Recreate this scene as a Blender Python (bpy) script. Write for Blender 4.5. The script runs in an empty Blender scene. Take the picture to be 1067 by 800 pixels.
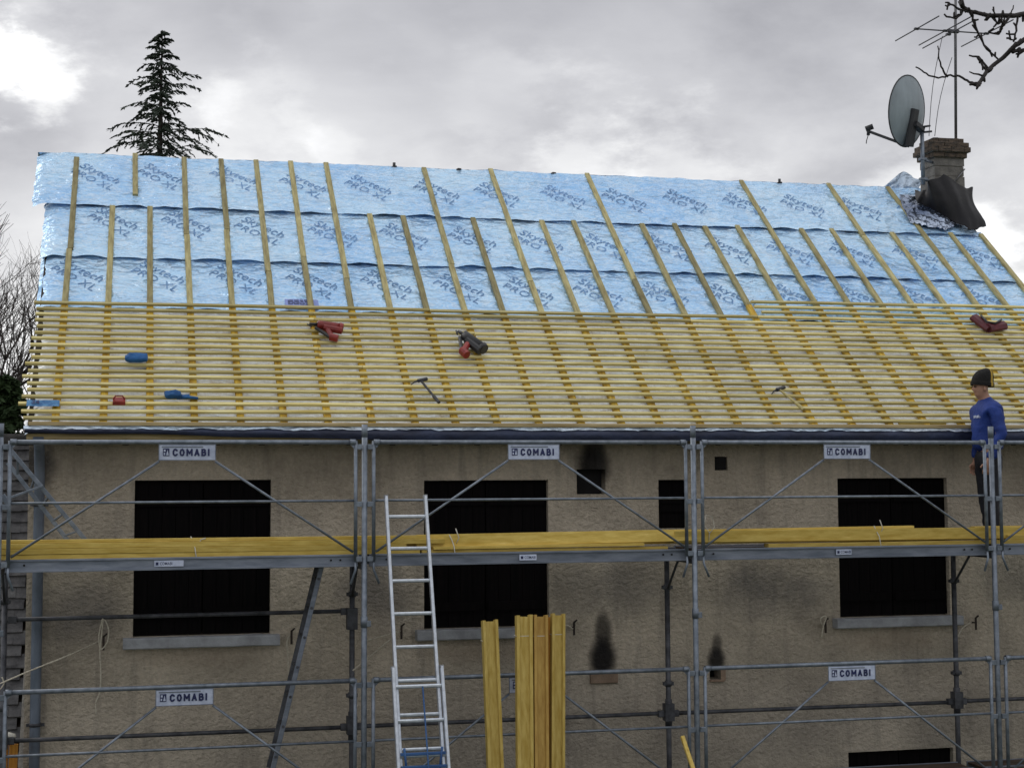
import bpy, bmesh, math, random
from mathutils import Vector, Matrix, noise
random.seed(7)
PI = math.pi
scene = bpy.context.scene
col = scene.collection

# ------------------------------------------------------------------ camera
CF, CPX, CPY = 1593.978, 512.555, 369.585       # focal length and principal point in photo pixels (1067 x 800)
YAW, PIT, ROL = 0.22875, 0.07651, -0.00403
CAM = Vector((-1.9237, -13.1178, 4.7362))
fwd = Vector((math.sin(YAW)*math.cos(PIT), math.cos(YAW)*math.cos(PIT), math.sin(PIT)))
rt0 = Vector((math.cos(YAW), -math.sin(YAW), 0)); up0 = rt0.cross(fwd)
RT = rt0*math.cos(ROL) + up0*math.sin(ROL); UP = up0*math.cos(ROL) - rt0*math.sin(ROL)
cd = bpy.data.cameras.new('camera'); cam = bpy.data.objects.new('camera', cd); col.objects.link(cam)
cam.matrix_world = Matrix(((RT.x, UP.x, -fwd.x, CAM.x), (RT.y, UP.y, -fwd.y, CAM.y), (RT.z, UP.z, -fwd.z, CAM.z), (0, 0, 0, 1)))
cd.sensor_width = 36; cd.lens = CF/1067*36
cd.shift_x = (533.5-CPX)/1067; cd.shift_y = -(400-CPY)/1067
cd.clip_start = .1; cd.clip_end = 3000
scene.camera = cam
def ray(x, y): return RT*((x-CPX)/CF) - UP*((y-CPY)/CF) + fwd
def at(x, y, Y):                                 # where the line of sight meets the vertical plane at depth Y
    d = ray(x, y); return CAM + d*((Y-CAM.y)/d.y)

# ------------------------------------------------------------------ roof frame
PHI = 0.7015; CS, SN = math.cos(PHI), math.sin(PHI)
E0 = Vector((0, .75, 5.12)); SD = Vector((0, CS, SN)); RN = Vector((0, -SN, CS))
def RP(x, s, h=0.): return Vector((x, E0.y+s*CS-h*SN, E0.z+s*SN+h*CS))
def rf(x, y):                                    # photo pixel -> (X, distance up the slope)
    d = ray(x, y); t = RN.dot(E0-CAM)/RN.dot(d); P = CAM+d*t
    return P.x, (P-E0).dot(SD)
S_RIDGE = 5.015

# ------------------------------------------------------------------ materials
def mat(name, c1, c2=None, rough=.7, metal=0., scale=3., stretch=(1, 1, 1), bump=0., bscale=60., bdist=.01, rnd=.12, detail=6., mixpos=(.35, .65), c3=None, spec=.5, bstretch=None):
    m = bpy.data.materials.new(name); m.use_nodes = True
    nt = m.node_tree; N = nt.nodes; L = nt.links; N.clear()
    out = N.new('ShaderNodeOutputMaterial'); b = N.new('ShaderNodeBsdfPrincipled'); L.new(b.outputs[0], out.inputs[0])
    b.inputs['Roughness'].default_value = rough; b.inputs['Metallic'].default_value = metal
    b.inputs['Specular IOR Level'].default_value = spec
    tc = N.new('ShaderNodeTexCoord'); oi = N.new('ShaderNodeObjectInfo')
    mul = N.new('ShaderNodeVectorMath'); mul.operation = 'MULTIPLY_ADD'
    L.new(oi.outputs['Random'], mul.inputs[0]); mul.inputs[1].default_value = (37, 53, 71); L.new(tc.outputs['Object'], mul.inputs[2])
    mp = N.new('ShaderNodeMapping'); mp.inputs['Scale'].default_value = stretch; L.new(mul.outputs[0], mp.inputs[0])
    nz = N.new('ShaderNodeTexNoise'); nz.inputs['Scale'].default_value = scale; nz.inputs['Detail'].default_value = detail; nz.inputs['Roughness'].default_value = .62
    L.new(mp.outputs[0], nz.inputs['Vector'])
    cr = N.new('ShaderNodeValToRGB'); L.new(nz.outputs[0], cr.inputs[0])
    c2 = c2 or tuple(v*.7 for v in c1)
    cr.color_ramp.elements[0].position = mixpos[0]; cr.color_ramp.elements[0].color = (*c2, 1)
    cr.color_ramp.elements[1].position = mixpos[1]; cr.color_ramp.elements[1].color = (*c1, 1)
    if c3:
        e = cr.color_ramp.elements.new(min(.95, mixpos[1]+.12)); e.color = (*c3, 1)
    hs = N.new('ShaderNodeHueSaturation'); L.new(cr.outputs[0], hs.inputs['Color'])
    mr = N.new('ShaderNodeMapRange'); mr.inputs[3].default_value = 1-rnd; mr.inputs[4].default_value = 1+rnd
    L.new(oi.outputs['Random'], mr.inputs[0]); L.new(mr.outputs[0], hs.inputs['Value'])
    L.new(hs.outputs[0], b.inputs['Base Color'])
    if bump:
        n2 = N.new('ShaderNodeTexNoise'); n2.inputs['Scale'].default_value = bscale; n2.inputs['Detail'].default_value = 4
        if bstretch:
            m2 = N.new('ShaderNodeMapping'); m2.inputs['Scale'].default_value = bstretch; L.new(mul.outputs[0], m2.inputs[0]); L.new(m2.outputs[0], n2.inputs['Vector'])
        else: L.new(mul.outputs[0], n2.inputs['Vector'])
        bp = N.new('ShaderNodeBump'); bp.inputs['Strength'].default_value = bump; bp.inputs['Distance'].default_value = bdist
        L.new(n2.outputs[0], bp.inputs['Height']); L.new(bp.outputs[0], b.inputs['Normal'])
    m['b'] = 1
    return m
M = {}
def wood(name, a, b_, rough=.65, rnd=.14, stretch=(.6, 9, 9), c3=None):
    M[name] = mat(name, a, b_, rough, 0, 4., stretch, .25, 40, .003, rnd, c3=c3, bstretch=(.5, 6, 6), spec=.3)
wood('new_lath', (.68, .61, .30), (.42, .33, .10), c3=(.82, .78, .56), rnd=.3)
wood('yellow_batten', (.64, .44, .06), (.32, .17, .02), stretch=(9, 1.2, 1.2))
wood('weathered_batten', (.46, .41, .20), (.24, .20, .09), stretch=(9, 1.2, 1.2), rnd=.3)
wood('yellow_timber', (.64, .48, .13), (.47, .32, .06), c3=(.72, .58, .22), rnd=.22, stretch=(1.2, 7, 7))
wood('upright_timber', (.62, .47, .14), (.44, .30, .06), stretch=(9, 9, .6), c3=(.70, .56, .22))
wood('brown_timber', (.50, .33, .09), (.36, .21, .05), stretch=(9, 9, .6))
wood('orange_timber', (.55, .26, .04), (.35, .13, .02), stretch=(9, 9, .6))
wood('eave_board', (.50, .40, .22), (.30, .22, .10))
wood('dark_wood', (.045, .033, .026), (.02, .016, .014))
wood('shutter_wood', (.007, .0055, .006), (.003, .003, .0035), rough=.95, stretch=(12, 12, .6)); M['shutter_wood'].node_tree.nodes['Principled BSDF'].inputs['Specular IOR Level'].default_value = .08
wood('plywood', (.085, .055, .04), (.04, .027, .02), stretch=(1, 3, 3))
M['galv'] = mat('galv', (.24, .275, .33), (.13, .155, .19), .48, .5, 14., (1, 1, 1), .15, 90, .002, .1)
M['dull_galv'] = mat('dull_galv', (.11, .115, .13), (.04, .042, .05), .6, .4, 10., (1, 1, 1), .15, 90, .002, .15)
M['alu'] = mat('alu', (.66, .71, .78), (.5, .54, .6), .38, .7, 20., (1, 1, 1), .08, 90, .001, .03)
M['alu_deck'] = mat('alu_deck', (.25, .28, .34), (.14, .165, .21), .5, .45, 6., (.6, 3, 3), .1, 70, .002, .1)
M['zinc'] = mat('zinc', (.22, .26, .33), (.13, .16, .21), .5, .5, 5., (1, 1, .6), .05, 40, .002)
M['sill'] = mat('sill', (.40, .42, .45), (.26, .27, .29), .8, 0, 7., bump=.4, bscale=60)
M['sign_plate'] = mat('sign_plate', (.60, .66, .82), (.42, .48, .64), .45, 0, 18.)
M['navy'] = mat('navy', (.012, .02, .11), (.01, .015, .07), .5, 0, 4.)
M['rope'] = mat('rope', (.62, .58, .48), (.42, .38, .30), .9, 0, 60., bump=.5, bscale=300)
M['white_strap'] = mat('white_strap', (.7, .68, .6), None, .6)
M['blue_rope'] = mat('blue_rope', (.04, .12, .3), (.02, .06, .18), .7)
M['red_tool'] = mat('red_tool', (.30, .025, .02), (.17, .012, .012), .4, 0, 9.)
M['maroon_tool'] = mat('maroon_tool', (.13, .018, .03), (.07, .012, .02), .55, 0, 9.)
M['black_tool'] = mat('black_tool', (.02, .021, .026), (.012, .012, .015), .45, 0, 9.)
M['steel'] = mat('steel', (.34, .35, .37), (.2, .2, .22), .35, .8, 9.)
M['blue_cloth'] = mat('blue_cloth', (.015, .12, .33), (.01, .07, .22), .75, 0, 9., bump=.5, bscale=30)
M['glove_blue'] = mat('glove_blue', (.10, .28, .5), (.03, .12, .3), .7, 0, 25.)
M['navy_underlay'] = mat('navy_underlay', (.035, .05, .11), (.018, .024, .055), .55, 0, 3., (1, 3, 3), .5, 18, .02)
M['black_sheet'] = mat('black_sheet', (.0085, .008, .012), (.004, .004, .006), .55, 0, 3., (1, 1, 1), .35, 9, .02, spec=.35)
M['tan_block'] = mat('tan_block', (.30, .22, .16), (.2, .14, .1), .9, 0, 9., bump=.5)
M['void'] = mat('void', (.012, .011, .012), (.006, .006, .006), .95)
M['skin'] = mat('skin', (.42, .24, .17), (.36, .19, .13), .55, 0, 8.)
M['jacket'] = mat('jacket', (.010, .045, .27), (.006, .025, .16), .75, 0, 5., bump=.7, bscale=10, bdist=.03)
M['trousers'] = mat('trousers', (.018, .020, .028), (.010, .011, .016), .85, 0, 5., bump=.7, bscale=12, bdist=.03)
M['beanie'] = mat('beanie', (.012, .011, .012), (.006, .006, .006), .95, 0, 40., bump=.8, bscale=120)
M['yellow_knit'] = mat('yellow_knit', (.55, .36, .05), (.4, .25, .03), .9, 0, 40.)
M['shoe'] = mat('shoe', (.03, .025, .02), None, .6)
M['bark'] = mat('bark', (.055, .045, .038), (.025, .02, .018), .9, 0, 8., (4, 4, 1), .8, 20, .02)
M['twig'] = mat('twig', (.045, .034, .03), (.022, .017, .015), .9, 0, 8.)
M['black_twig'] = mat('black_twig', (.022, .016, .016), (.012, .010, .010), .8, 0, 30., bump=.6, bscale=80)
M['needles'] = mat('needles', (.05, .066, .048), (.022, .032, .026), .8, 0, 1.2, spec=.2)
M['needles_green'] = mat('needles_green', (.05, .085, .03), (.02, .04, .018), .8, 0, 1.2, spec=.2)
M['dish'] = mat('dish', (.34, .40, .44), (.24, .28, .31), .5, .1, 5., (1, 1, .3), c3=(.40, .45, .48))
M['dish_dark'] = mat('dish_dark', (.035, .037, .042), (.02, .02, .024), .6, 0, 9.)
M['antenna_metal'] = mat('antenna_metal', (.10, .10, .11), (.05, .05, .06), .5, .5, 9.)
M['mast_metal'] = mat('mast_metal', (.2, .2, .21), (.12, .12, .13), .45, .6, 9.)
M['chimney_block'] = mat('chimney_block', (.20, .19, .175), (.11, .105, .10), .9, 0, 9., bump=.7, bscale=45)
M['chimney_brick'] = mat('chimney_brick', (.15, .11, .08), (.028, .026, .025), .9, 0, 11., (1, 1, 3), .8, 60)
M['mortar'] = mat('mortar', (.33, .31, .28), (.2, .19, .17), .9, 0, 20., bump=.6)
M['old_tile'] = mat('old_tile', (.12, .12, .125), (.035, .035, .04), .85, 0, 7., (1, 1, 1), .8, 40, .01, c3=(.19, .19, .19))
M['grey_render'] = mat('grey_render', (.24, .235, .24), (.16, .155, .16), .9, 0, 4., bump=.7, bscale=60)
M['grass'] = mat('grass', (.06, .085, .03), (.035, .04, .018), .9, 0, .8, bump=.8, bscale=30, bdist=.05)
M['ink'] = mat('ink', (.19, .36, .62), (.11, .24, .47), .6, 0, 30.)
M['label_ink'] = mat('label_ink', (.03, .035, .10), None, .6)
M['label_plate'] = mat('label_plate', (.26, .33, .68), (.22, .29, .62), .6)

def foil_mat(name, c1, c2, rough, metal, bump=.55, dist=.012, bounce_tint=None, crease=0):
    m = bpy.data.materials.new(name); m.use_nodes = True
    nt = m.node_tree; N = nt.nodes; L = nt.links; N.clear()
    out = N.new('ShaderNodeOutputMaterial'); b = N.new('ShaderNodeBsdfPrincipled'); L.new(b.outputs[0], out.inputs[0])
    b.inputs['Roughness'].default_value = rough; b.inputs['Metallic'].default_value = metal
    tc = N.new('ShaderNodeTexCoord')
    n1 = N.new('ShaderNodeTexNoise'); n1.inputs['Scale'].default_value = .9; n1.inputs['Detail'].default_value = 5; L.new(tc.outputs['Object'], n1.inputs[0])
    cr = N.new('ShaderNodeValToRGB'); cr.color_ramp.elements[0].position = .35; cr.color_ramp.elements[0].color = (*c2, 1)
    cr.color_ramp.elements[1].position = .62; cr.color_ramp.elements[1].color = (*c1, 1); L.new(n1.outputs[0], cr.inputs[0])
    src = cr.outputs[0]
    if bounce_tint:
        n3 = N.new('ShaderNodeTexNoise'); n3.inputs['Scale'].default_value = 5; n3.inputs['Detail'].default_value = 9; n3.inputs['Roughness'].default_value = .7; L.new(tc.outputs['Object'], n3.inputs[0])
        r3 = N.new('ShaderNodeValToRGB'); r3.color_ramp.elements[0].position = .52; r3.color_ramp.elements[1].position = .70; L.new(n3.outputs[0], r3.inputs[0])
        mx = N.new('ShaderNodeMix'); mx.data_type = 'RGBA'; L.new(r3.outputs[0], mx.inputs[0]); L.new(src, mx.inputs[6]); mx.inputs[7].default_value = (*bounce_tint, 1); src = mx.outputs[2]
    # pale creases: worn metal coat plus ridge highlights painted into the film's colour
    if crease:
        mc = N.new('ShaderNodeMapping'); mc.inputs['Scale'].default_value = (.7, 1.5, 1.5); mc.inputs['Rotation'].default_value = (0, .25, .2); L.new(tc.outputs['Object'], mc.inputs[0])
        acc = None
        for sc_, mpv in ((5., (.0, .035)), (13., (.0, .05))):
            nc = N.new('ShaderNodeTexNoise'); nc.inputs['Scale'].default_value = sc_; nc.inputs['Detail'].default_value = 4; nc.inputs['Roughness'].default_value = .6; nc.inputs['Distortion'].default_value = .8; L.new(mc.outputs[0], nc.inputs[0])
            sb = N.new('ShaderNodeMath'); sb.operation = 'SUBTRACT'; L.new(nc.outputs[0], sb.inputs[0]); sb.inputs[1].default_value = .5
            ab_ = N.new('ShaderNodeMath'); ab_.operation = 'ABSOLUTE'; L.new(sb.outputs[0], ab_.inputs[0])
            rc = N.new('ShaderNodeMapRange'); rc.inputs[1].default_value = mpv[0]; rc.inputs[2].default_value = mpv[1]; rc.inputs[3].default_value = crease; rc.inputs[4].default_value = 0; L.new(ab_.outputs[0], rc.inputs[0])
            mx2 = N.new('ShaderNodeMix'); mx2.data_type = 'RGBA'; L.new(rc.outputs[0], mx2.inputs[0]); L.new(src, mx2.inputs[6]); mx2.inputs[7].default_value = (.80, .89, .98, 1); src = mx2.outputs[2]
    sx = N.new('ShaderNodeSeparateXYZ'); L.new(tc.outputs['Object'], sx.inputs[0])
    L.new(src, b.inputs['Base Color'])
    # crumple: distorted voronoi ridges in two sizes plus sharp creases
    mp = N.new('ShaderNodeMapping'); mp.inputs['Scale'].default_value = (1.0, 2.0, 2.0); L.new(tc.outputs['Object'], mp.inputs[0])
    nd = N.new('ShaderNodeTexNoise'); nd.inputs['Scale'].default_value = 4; nd.inputs['Detail'].default_value = 3; L.new(mp.outputs[0], nd.inputs[0])
    ad = N.new('ShaderNodeMix'); ad.data_type = 'RGBA'; ad.blend_type = 'ADD'; ad.inputs[0].default_value = .35; L.new(mp.outputs[0], ad.inputs[6]); L.new(nd.outputs['Color'], ad.inputs[7])
    hsum = None
    for sc, w in ((2.2, 1.0), (7., .32), (22., .08)):
        v = N.new('ShaderNodeTexVoronoi'); v.feature = 'F1'; v.inputs['Scale'].default_value = sc; L.new(ad.outputs[2], v.inputs['Vector'])
        mu = N.new('ShaderNodeMath'); mu.operation = 'MULTIPLY'; mu.inputs[1].default_value = w; L.new(v.outputs['Distance'], mu.inputs[0])
        if hsum is None: hsum = mu.outputs[0]
        else:
            a = N.new('ShaderNodeMath'); a.operation = 'ADD'; L.new(hsum, a.inputs[0]); L.new(mu.outputs[0], a.inputs[1]); hsum = a.outputs[0]
    bp = N.new('ShaderNodeBump'); bp.inputs['Strength'].default_value = bump; bp.inputs['Distance'].default_value = dist*3
    L.new(hsum, bp.inputs['Height']); L.new(bp.outputs[0], b.inputs['Normal'])
    return m
M['film'] = foil_mat('film', (.48, .73, .98), (.31, .58, .94), .28, .45, .85, .028, crease=.40)
M['film_low'] = foil_mat('film_low', (.90, .92, .94), (.78, .82, .86), .38, .15, .9, .03, (.55, .48, .38), crease=.3)  # pale strip under the laths, their reflected tan painted on in blotches
M['film_white'] = foil_mat('film_white', (.74, .84, .96), (.60, .74, .92), .35, .35, .9, .03)
M['silver_foil'] = foil_mat('silver_foil', (.50, .58, .72), (.05, .075, .15), .24, .9, .5, .02)

def wall_mat():
    m = bpy.data.materials.new('roughcast'); m.use_nodes = True
    nt = m.node_tree; N = nt.nodes; L = nt.links; N.clear()
    out = N.new('ShaderNodeOutputMaterial'); b = N.new('ShaderNodeBsdfPrincipled'); L.new(b.outputs[0], out.inputs[0])
    b.inputs['Roughness'].default_value = .92; b.inputs['Specular IOR Level'].default_value = .25
    tc = N.new('ShaderNodeTexCoord'); geo = N.new('ShaderNodeNewGeometry'); P = geo.outputs['Position']
    def noise_(scale, det=5, ro=.6, st=None):
        n = N.new('ShaderNodeTexNoise'); n.inputs['Scale'].default_value = scale; n.inputs['Detail'].default_value = det; n.inputs['Roughness'].default_value = ro
        if st:
            mp = N.new('ShaderNodeMapping'); mp.inputs['Scale'].default_value = st; L.new(P, mp.inputs[0]); L.new(mp.outputs[0], n.inputs[0])
        else: L.new(P, n.inputs[0])
        return n
    n1 = noise_(1.3); cr = N.new('ShaderNodeValToRGB'); L.new(n1.outputs[0], cr.inputs[0])
    cr.color_ramp.elements[0].position = .32; cr.color_ramp.elements[0].color = (.36, .315, .25, 1)
    cr.color_ramp.elements[1].position = .68; cr.color_ramp.elements[1].color = (.60, .525, .42, 1)
    src = cr.outputs[0]
    # speckle of the spatter dash
    n4 = noise_(28, 4, .7); r4 = N.new('ShaderNodeMapRange'); r4.inputs[1].default_value = .3; r4.inputs[2].default_value = .7; r4.inputs[3].default_value = .84; r4.inputs[4].default_value = 1.12; L.new(n4.outputs[0], r4.inputs[0])
    m4 = N.new('ShaderNodeVectorMath'); m4.operation = 'SCALE'; L.new(src, m4.inputs[0]); L.new(r4.outputs[0], m4.inputs[3]); src = m4.outputs[0]
    sx = N.new('ShaderNodeSeparateXYZ'); L.new(P, sx.inputs[0])
    nw = noise_(3.2, 6, .65)
    def mask(cx, cz, rx, rz, soft=.5, wob=.7):
        def ax(o, c, r):
            s = N.new('ShaderNodeMath'); s.operation = 'SUBTRACT'; L.new(o, s.inputs[0]); s.inputs[1].default_value = c
            d = N.new('ShaderNodeMath'); d.operation = 'DIVIDE'; L.new(s.outputs[0], d.inputs[0]); d.inputs[1].default_value = r
            q = N.new('ShaderNodeMath'); q.operation = 'POWER'; q.inputs[1].default_value = 2; 
            ab = N.new('ShaderNodeMath'); ab.operation = 'ABSOLUTE'; L.new(d.outputs[0], ab.inputs[0]); L.new(ab.outputs[0], q.inputs[0]); return q.outputs[0]
        a = N.new('ShaderNodeMath'); a.operation = 'ADD'; L.new(ax(sx.outputs[0], cx, rx), a.inputs[0]); L.new(ax(sx.outputs[2], cz, rz), a.inputs[1])
        w = N.new('ShaderNodeMath'); w.operation = 'MULTIPLY_ADD'; L.new(nw.outputs[0], w.inputs[0]); w.inputs[1].default_value = wob*2; L.new(a.outputs[0], w.inputs[2])
        r = N.new('ShaderNodeMapRange'); r.interpolation_type = 'SMOOTHSTEP'; r.inputs[1].default_value = 1+wob; r.inputs[2].default_value = 1+wob-soft*1.6; r.inputs[3].default_value = 0; r.inputs[4].default_value = 1
        L.new(w.outputs[0], r.inputs[0]); return r.outputs[0]
    def stain_shade(fac_in, k, c):
        nonlocal src
        mu = N.new('ShaderNodeMath'); mu.operation = 'MULTIPLY'; L.new(fac_in, mu.inputs[0]); mu.inputs[1].default_value = k
        mx = N.new('ShaderNodeMix'); mx.data_type = 'RGBA'; L.new(mu.outputs[0], mx.inputs[0]); L.new(src, mx.inputs[6]); mx.inputs[7].default_value = (*c, 1); src = mx.outputs[2]
    stain_shade(mask(3.2, 2.2, 9.5, .95, 1.2, .35), .35, (.23, .235, .26))  # cooler, darker lower wall: shade from the surroundings painted in with staining
    # walkway shade painted in with grey damp stains, then soot over the vents
    stain_shade(mask(2.6, 3.62, .85, .34, .95), .62, (.075, .085, .10))
    stain_shade(mask(4.2, 3.55, .85, .36, .95), .72, (.065, .072, .09))
    stain_shade(mask(7.0, 3.6, .7, .34, .95), .6, (.08, .09, .10))
    stain_shade(mask(.25, 3.6, .5, .42, .8), .65, (.09, .09, .10))
    stain_shade(mask(-2.4, 3.5, .5, .36, .8), .65, (.09, .09, .10))
    stain_shade(mask(-2.78, 4.85, .22, .3, .7), .85, (.03, .03, .034))  # dark patch at the top left corner
    stain_shade(mask(-1.3, 3.08, .8, .16, .9), .35, (.20, .13, .075))
    stain_shade(mask(5.5, 3.05, .8, .18, .9), .40, (.20, .13, .075))
    stain_shade(mask(1.3, 3.05, .8, .16, .9), .35, (.20, .13, .075))
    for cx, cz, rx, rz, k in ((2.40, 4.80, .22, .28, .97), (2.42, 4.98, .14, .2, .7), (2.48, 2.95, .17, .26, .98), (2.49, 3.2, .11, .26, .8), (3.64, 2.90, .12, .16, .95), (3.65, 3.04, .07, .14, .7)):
        stain_shade(mask(cx, cz, rx, rz, .55, .35), k, (.013, .012, .013))
    # streaks running down
    ns = noise_(2.2, 5, .6, (3.5, 1, .35)); rs = N.new('ShaderNodeMapRange'); rs.inputs[1].default_value = .52; rs.inputs[2].default_value = .78; L.new(ns.outputs[0], rs.inputs[0])
    stain_shade(rs.outputs[0], .45, (.11, .105, .10))
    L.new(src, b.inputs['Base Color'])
    v1 = noise_(19, 5, .58, (1, 1, 1.25)); v2 = noise_(60, 3, .6)
    s = N.new('ShaderNodeMath'); s.operation = 'MULTIPLY_ADD'; L.new(v2.outputs[0], s.inputs[0]); s.inputs[1].default_value = .3; L.new(v1.outputs[0], s.inputs[2])
    bp = N.new('ShaderNodeBump'); bp.inputs['Strength'].default_value = 1.; bp.inputs['Distance'].default_value = .034
    L.new(s.outputs[0], bp.inputs['Height']); L.new(bp.outputs[0], b.inputs['Normal'])
    return m
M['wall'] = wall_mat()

# ------------------------------------------------------------------ builders
ORG = {}                                         # world position of every parent
def empty(name, loc, label=None, cat=None, group=None, parent=None):
    o = bpy.data.objects.new(name, None); col.objects.link(o); loc = Vector(loc)
    o.empty_display_size = .1
    ORG[o.name] = loc
    if parent: o.parent = parent; o.location = loc-ORG[parent.name]
    else: o.location = loc
    if label: tag(o, label, cat, group)
    return o
def tag(o, label, cat=None, group=None, kind=None):
    if label: o['label'] = label
    if cat: o['category'] = cat
    if group: o['group'] = group
    if kind: o['kind'] = kind
    return o
def frame(d, hint=Vector((0, 0, 1))):
    d = d.normalized()
    if abs(d.dot(hint)) > .98: hint = Vector((0, 1, 0))
    s = d.cross(hint).normalized(); return s, s.cross(d).normalized()
class MB:
    def __init__(self): self.v = []; self.f = []; self.mi = []; self.sm = []
    def add(self, vs, fs, mi=0, smooth=False):
        n = len(self.v); self.v += [Vector(p) for p in vs]
        for f in fs: self.f.append([i+n for i in f]); self.mi.append(mi); self.sm.append(smooth)
        return self
    def box(self, a, b, mi=0):                   # min and max corners
        x0, y0, z0 = a; x1, y1, z1 = b
        return self.add([(x0, y0, z0), (x1, y0, z0), (x1, y1, z0), (x0, y1, z0), (x0, y0, z1), (x1, y0, z1), (x1, y1, z1), (x0, y1, z1)],
                        [(0, 3, 2, 1), (4, 5, 6, 7), (0, 1, 5, 4), (1, 2, 6, 5), (2, 3, 7, 6), (3, 0, 4, 7)], mi)
    def sweep(self, path, prof_fn, mi=0, smooth=False, caps=True):
        rings = []
        for i, p in enumerate(path): rings.append(prof_fn(i, p))
        k = len(rings[0]); vs = [q for r in rings for q in r]; fs = []
        for i in range(len(rings)-1):
            for j in range(k): fs.append((i*k+j, i*k+(j+1) % k, (i+1)*k+(j+1) % k, (i+1)*k+j))
        n = len(self.v); self.add(vs, fs, mi, smooth)
        if caps:
            self.f.append([n+j for j in range(k)][::-1]); self.mi.append(mi); self.sm.append(False)
            self.f.append([n+(len(rings)-1)*k+j for j in range(k)]); self.mi.append(mi); self.sm.append(False)
        return self
    def bar(self, a, b, w, h, hint=Vector((0, 0, 1)), mi=0, ch=.12, segs=1, bow=None, twist=0.):   # chamfered rectangular bar; w across, h along hint
        a = Vector(a); b = Vector(b); s, u = frame(b-a, Vector(hint)); c = min(w, h)*ch
        base = [(w/2-c, h/2), (w/2, h/2-c), (w/2, -h/2+c), (w/2-c, -h/2), (-w/2+c, -h/2), (-w/2, -h/2+c), (-w/2, h/2-c), (-w/2+c, h/2)]
        path = [a.lerp(b, i/segs) for i in range(segs+1)]
        if bow: path = [p+Vector(bow)*math.sin(PI*i/segs) for i, p in enumerate(path)]
        def pf(i, p):
            an = twist*i/segs; ca, sa = math.cos(an), math.sin(an)
            return [p + s*(x*ca-y*sa) + u*(x*sa+y*ca) for x, y in base]
        return self.sweep(path, pf, mi)
    def tube(self, pts, r, n=10, mi=0, r2=None):
        pts = [Vector(p) for p in pts]; m = len(pts)
        ds = [(pts[min(i+1, m-1)]-pts[max(i-1, 0)]) for i in range(m)]
        s, u = frame(ds[0]); fr = []
        for i in range(m):
            d = ds[i].normalized(); s = (s-d*s.dot(d)).normalized(); u = s.cross(d); fr.append((s, u))
        def pf(i, p):
            rr = r if r2 is None else r+(r2-r)*i/(m-1)
            return [p + fr[i][0]*math.cos(2*PI*j/n)*rr + fr[i][1]*math.sin(2*PI*j/n)*rr for j in range(n)]
        return self.sweep(pts, pf, mi, True)
    def grid(self, fn, nu, nv, mi=0, smooth=True):
        vs = [fn(i/nu, j/nv) for j in range(nv+1) for i in range(nu+1)]; k = nu+1
        return self.add(vs, [(j*k+i, j*k+i+1, (j+1)*k+i+1, (j+1)*k+i) for j in range(nv) for i in range(nu)], mi, smooth)
    def text(self, s, size, O, U, V, bold=0, mi=0, center=False, sx=1., fn=None, spacing=1.):
        vs, fs, w = text_mesh(s, bold, spacing)
        U = Vector(U); V = Vector(V); O = Vector(O); x0 = w/2 if center else 0
        P = [O + U*((x-x0)*size*sx) + V*(y*size) for x, y in vs]
        if fn: P = [fn(p) for p in P]
        return self.add(P, fs, mi)
    def build(self, name, m, parent=None, origin=None):
        me = bpy.data.meshes.new(name)
        org = ORG[parent.name] if parent else (Vector(origin) if origin is not None else self.base())
        me.from_pydata([p-org for p in self.v], [], self.f)
        for mm in (m if isinstance(m, (list, tuple)) else [m]): me.materials.append(M[mm] if isinstance(mm, str) else mm)
        me.polygons.foreach_set('material_index', self.mi); me.polygons.foreach_set('use_smooth', self.sm); me.update()
        o = bpy.data.objects.new(name, me); col.objects.link(o)
        if parent: o.parent = parent
        else: o.location = org
        ORG[o.name] = org
        return o
    def base(self):
        xs = [p.x for p in self.v]; ys = [p.y for p in self.v]; zs = [p.z for p in self.v]
        return Vector(((min(xs)+max(xs))/2, (min(ys)+max(ys))/2, min(zs)))
TC = {}
def text_mesh(s, bold=0, spacing=1.):
    key = (s, bold, spacing)
    if key not in TC:
        cu = bpy.data.curves.new('t', 'FONT'); cu.body = s; cu.size = 1; cu.offset = bold; cu.space_character = spacing; cu.resolution_u = 3
        o = bpy.data.objects.new('t', cu); col.objects.link(o)
        dg = bpy.context.evaluated_depsgraph_get(); dg.update()
        me = bpy.data.meshes.new_from_object(o.evaluated_get(dg))
        bm = bmesh.new(); bm.from_mesh(me); bmesh.ops.triangulate(bm, faces=bm.faces[:])
        vs = [(v.co.x, v.co.y) for v in bm.verts]; bm.verts.index_update(); fs = [[v.index for v in f.verts] for f in bm.faces]
        bm.free(); bpy.data.objects.remove(o); bpy.data.curves.remove(cu); bpy.data.meshes.remove(me)
        TC[key] = (vs, fs, max(v[0] for v in vs))
    return TC[key]
def nz(x, y=0., z=0.): return noise.noise(Vector((x, y, z)))
def R(a, b): return random.uniform(a, b)

# ------------------------------------------------------------------ terrain
def gz(x, y):
    t = min(1, max(0, (-3.5-y)/9)); t = t*t*(3-2*t)
    far = min(1, max(0, (-14-y)/40))
    return t*3.05*(1) + .06*nz(x*.3, y*.3)*(1 if abs(y) < 80 else 0)
g = MB(); xs = [-1500, -300, -80, -40]+[-25+i*1.5 for i in range(40)]+[45, 80, 300, 1500]; ys = [-1500, -200, -60, -30]+[-20+i*1. for i in range(34)]+[20, 30, 60, 200, 1500]
g.add([(x, y, gz(x, y)) for y in ys for x in xs], [(j*len(xs)+i, j*len(xs)+i+1, (j+1)*len(xs)+i+1, (j+1)*len(xs)+i) for j in range(len(ys)-1) for i in range(len(xs)-1)], 0, True)
tag(g.build('ground', 'grass', origin=(0, 0, 0)), None, kind='structure')

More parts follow.
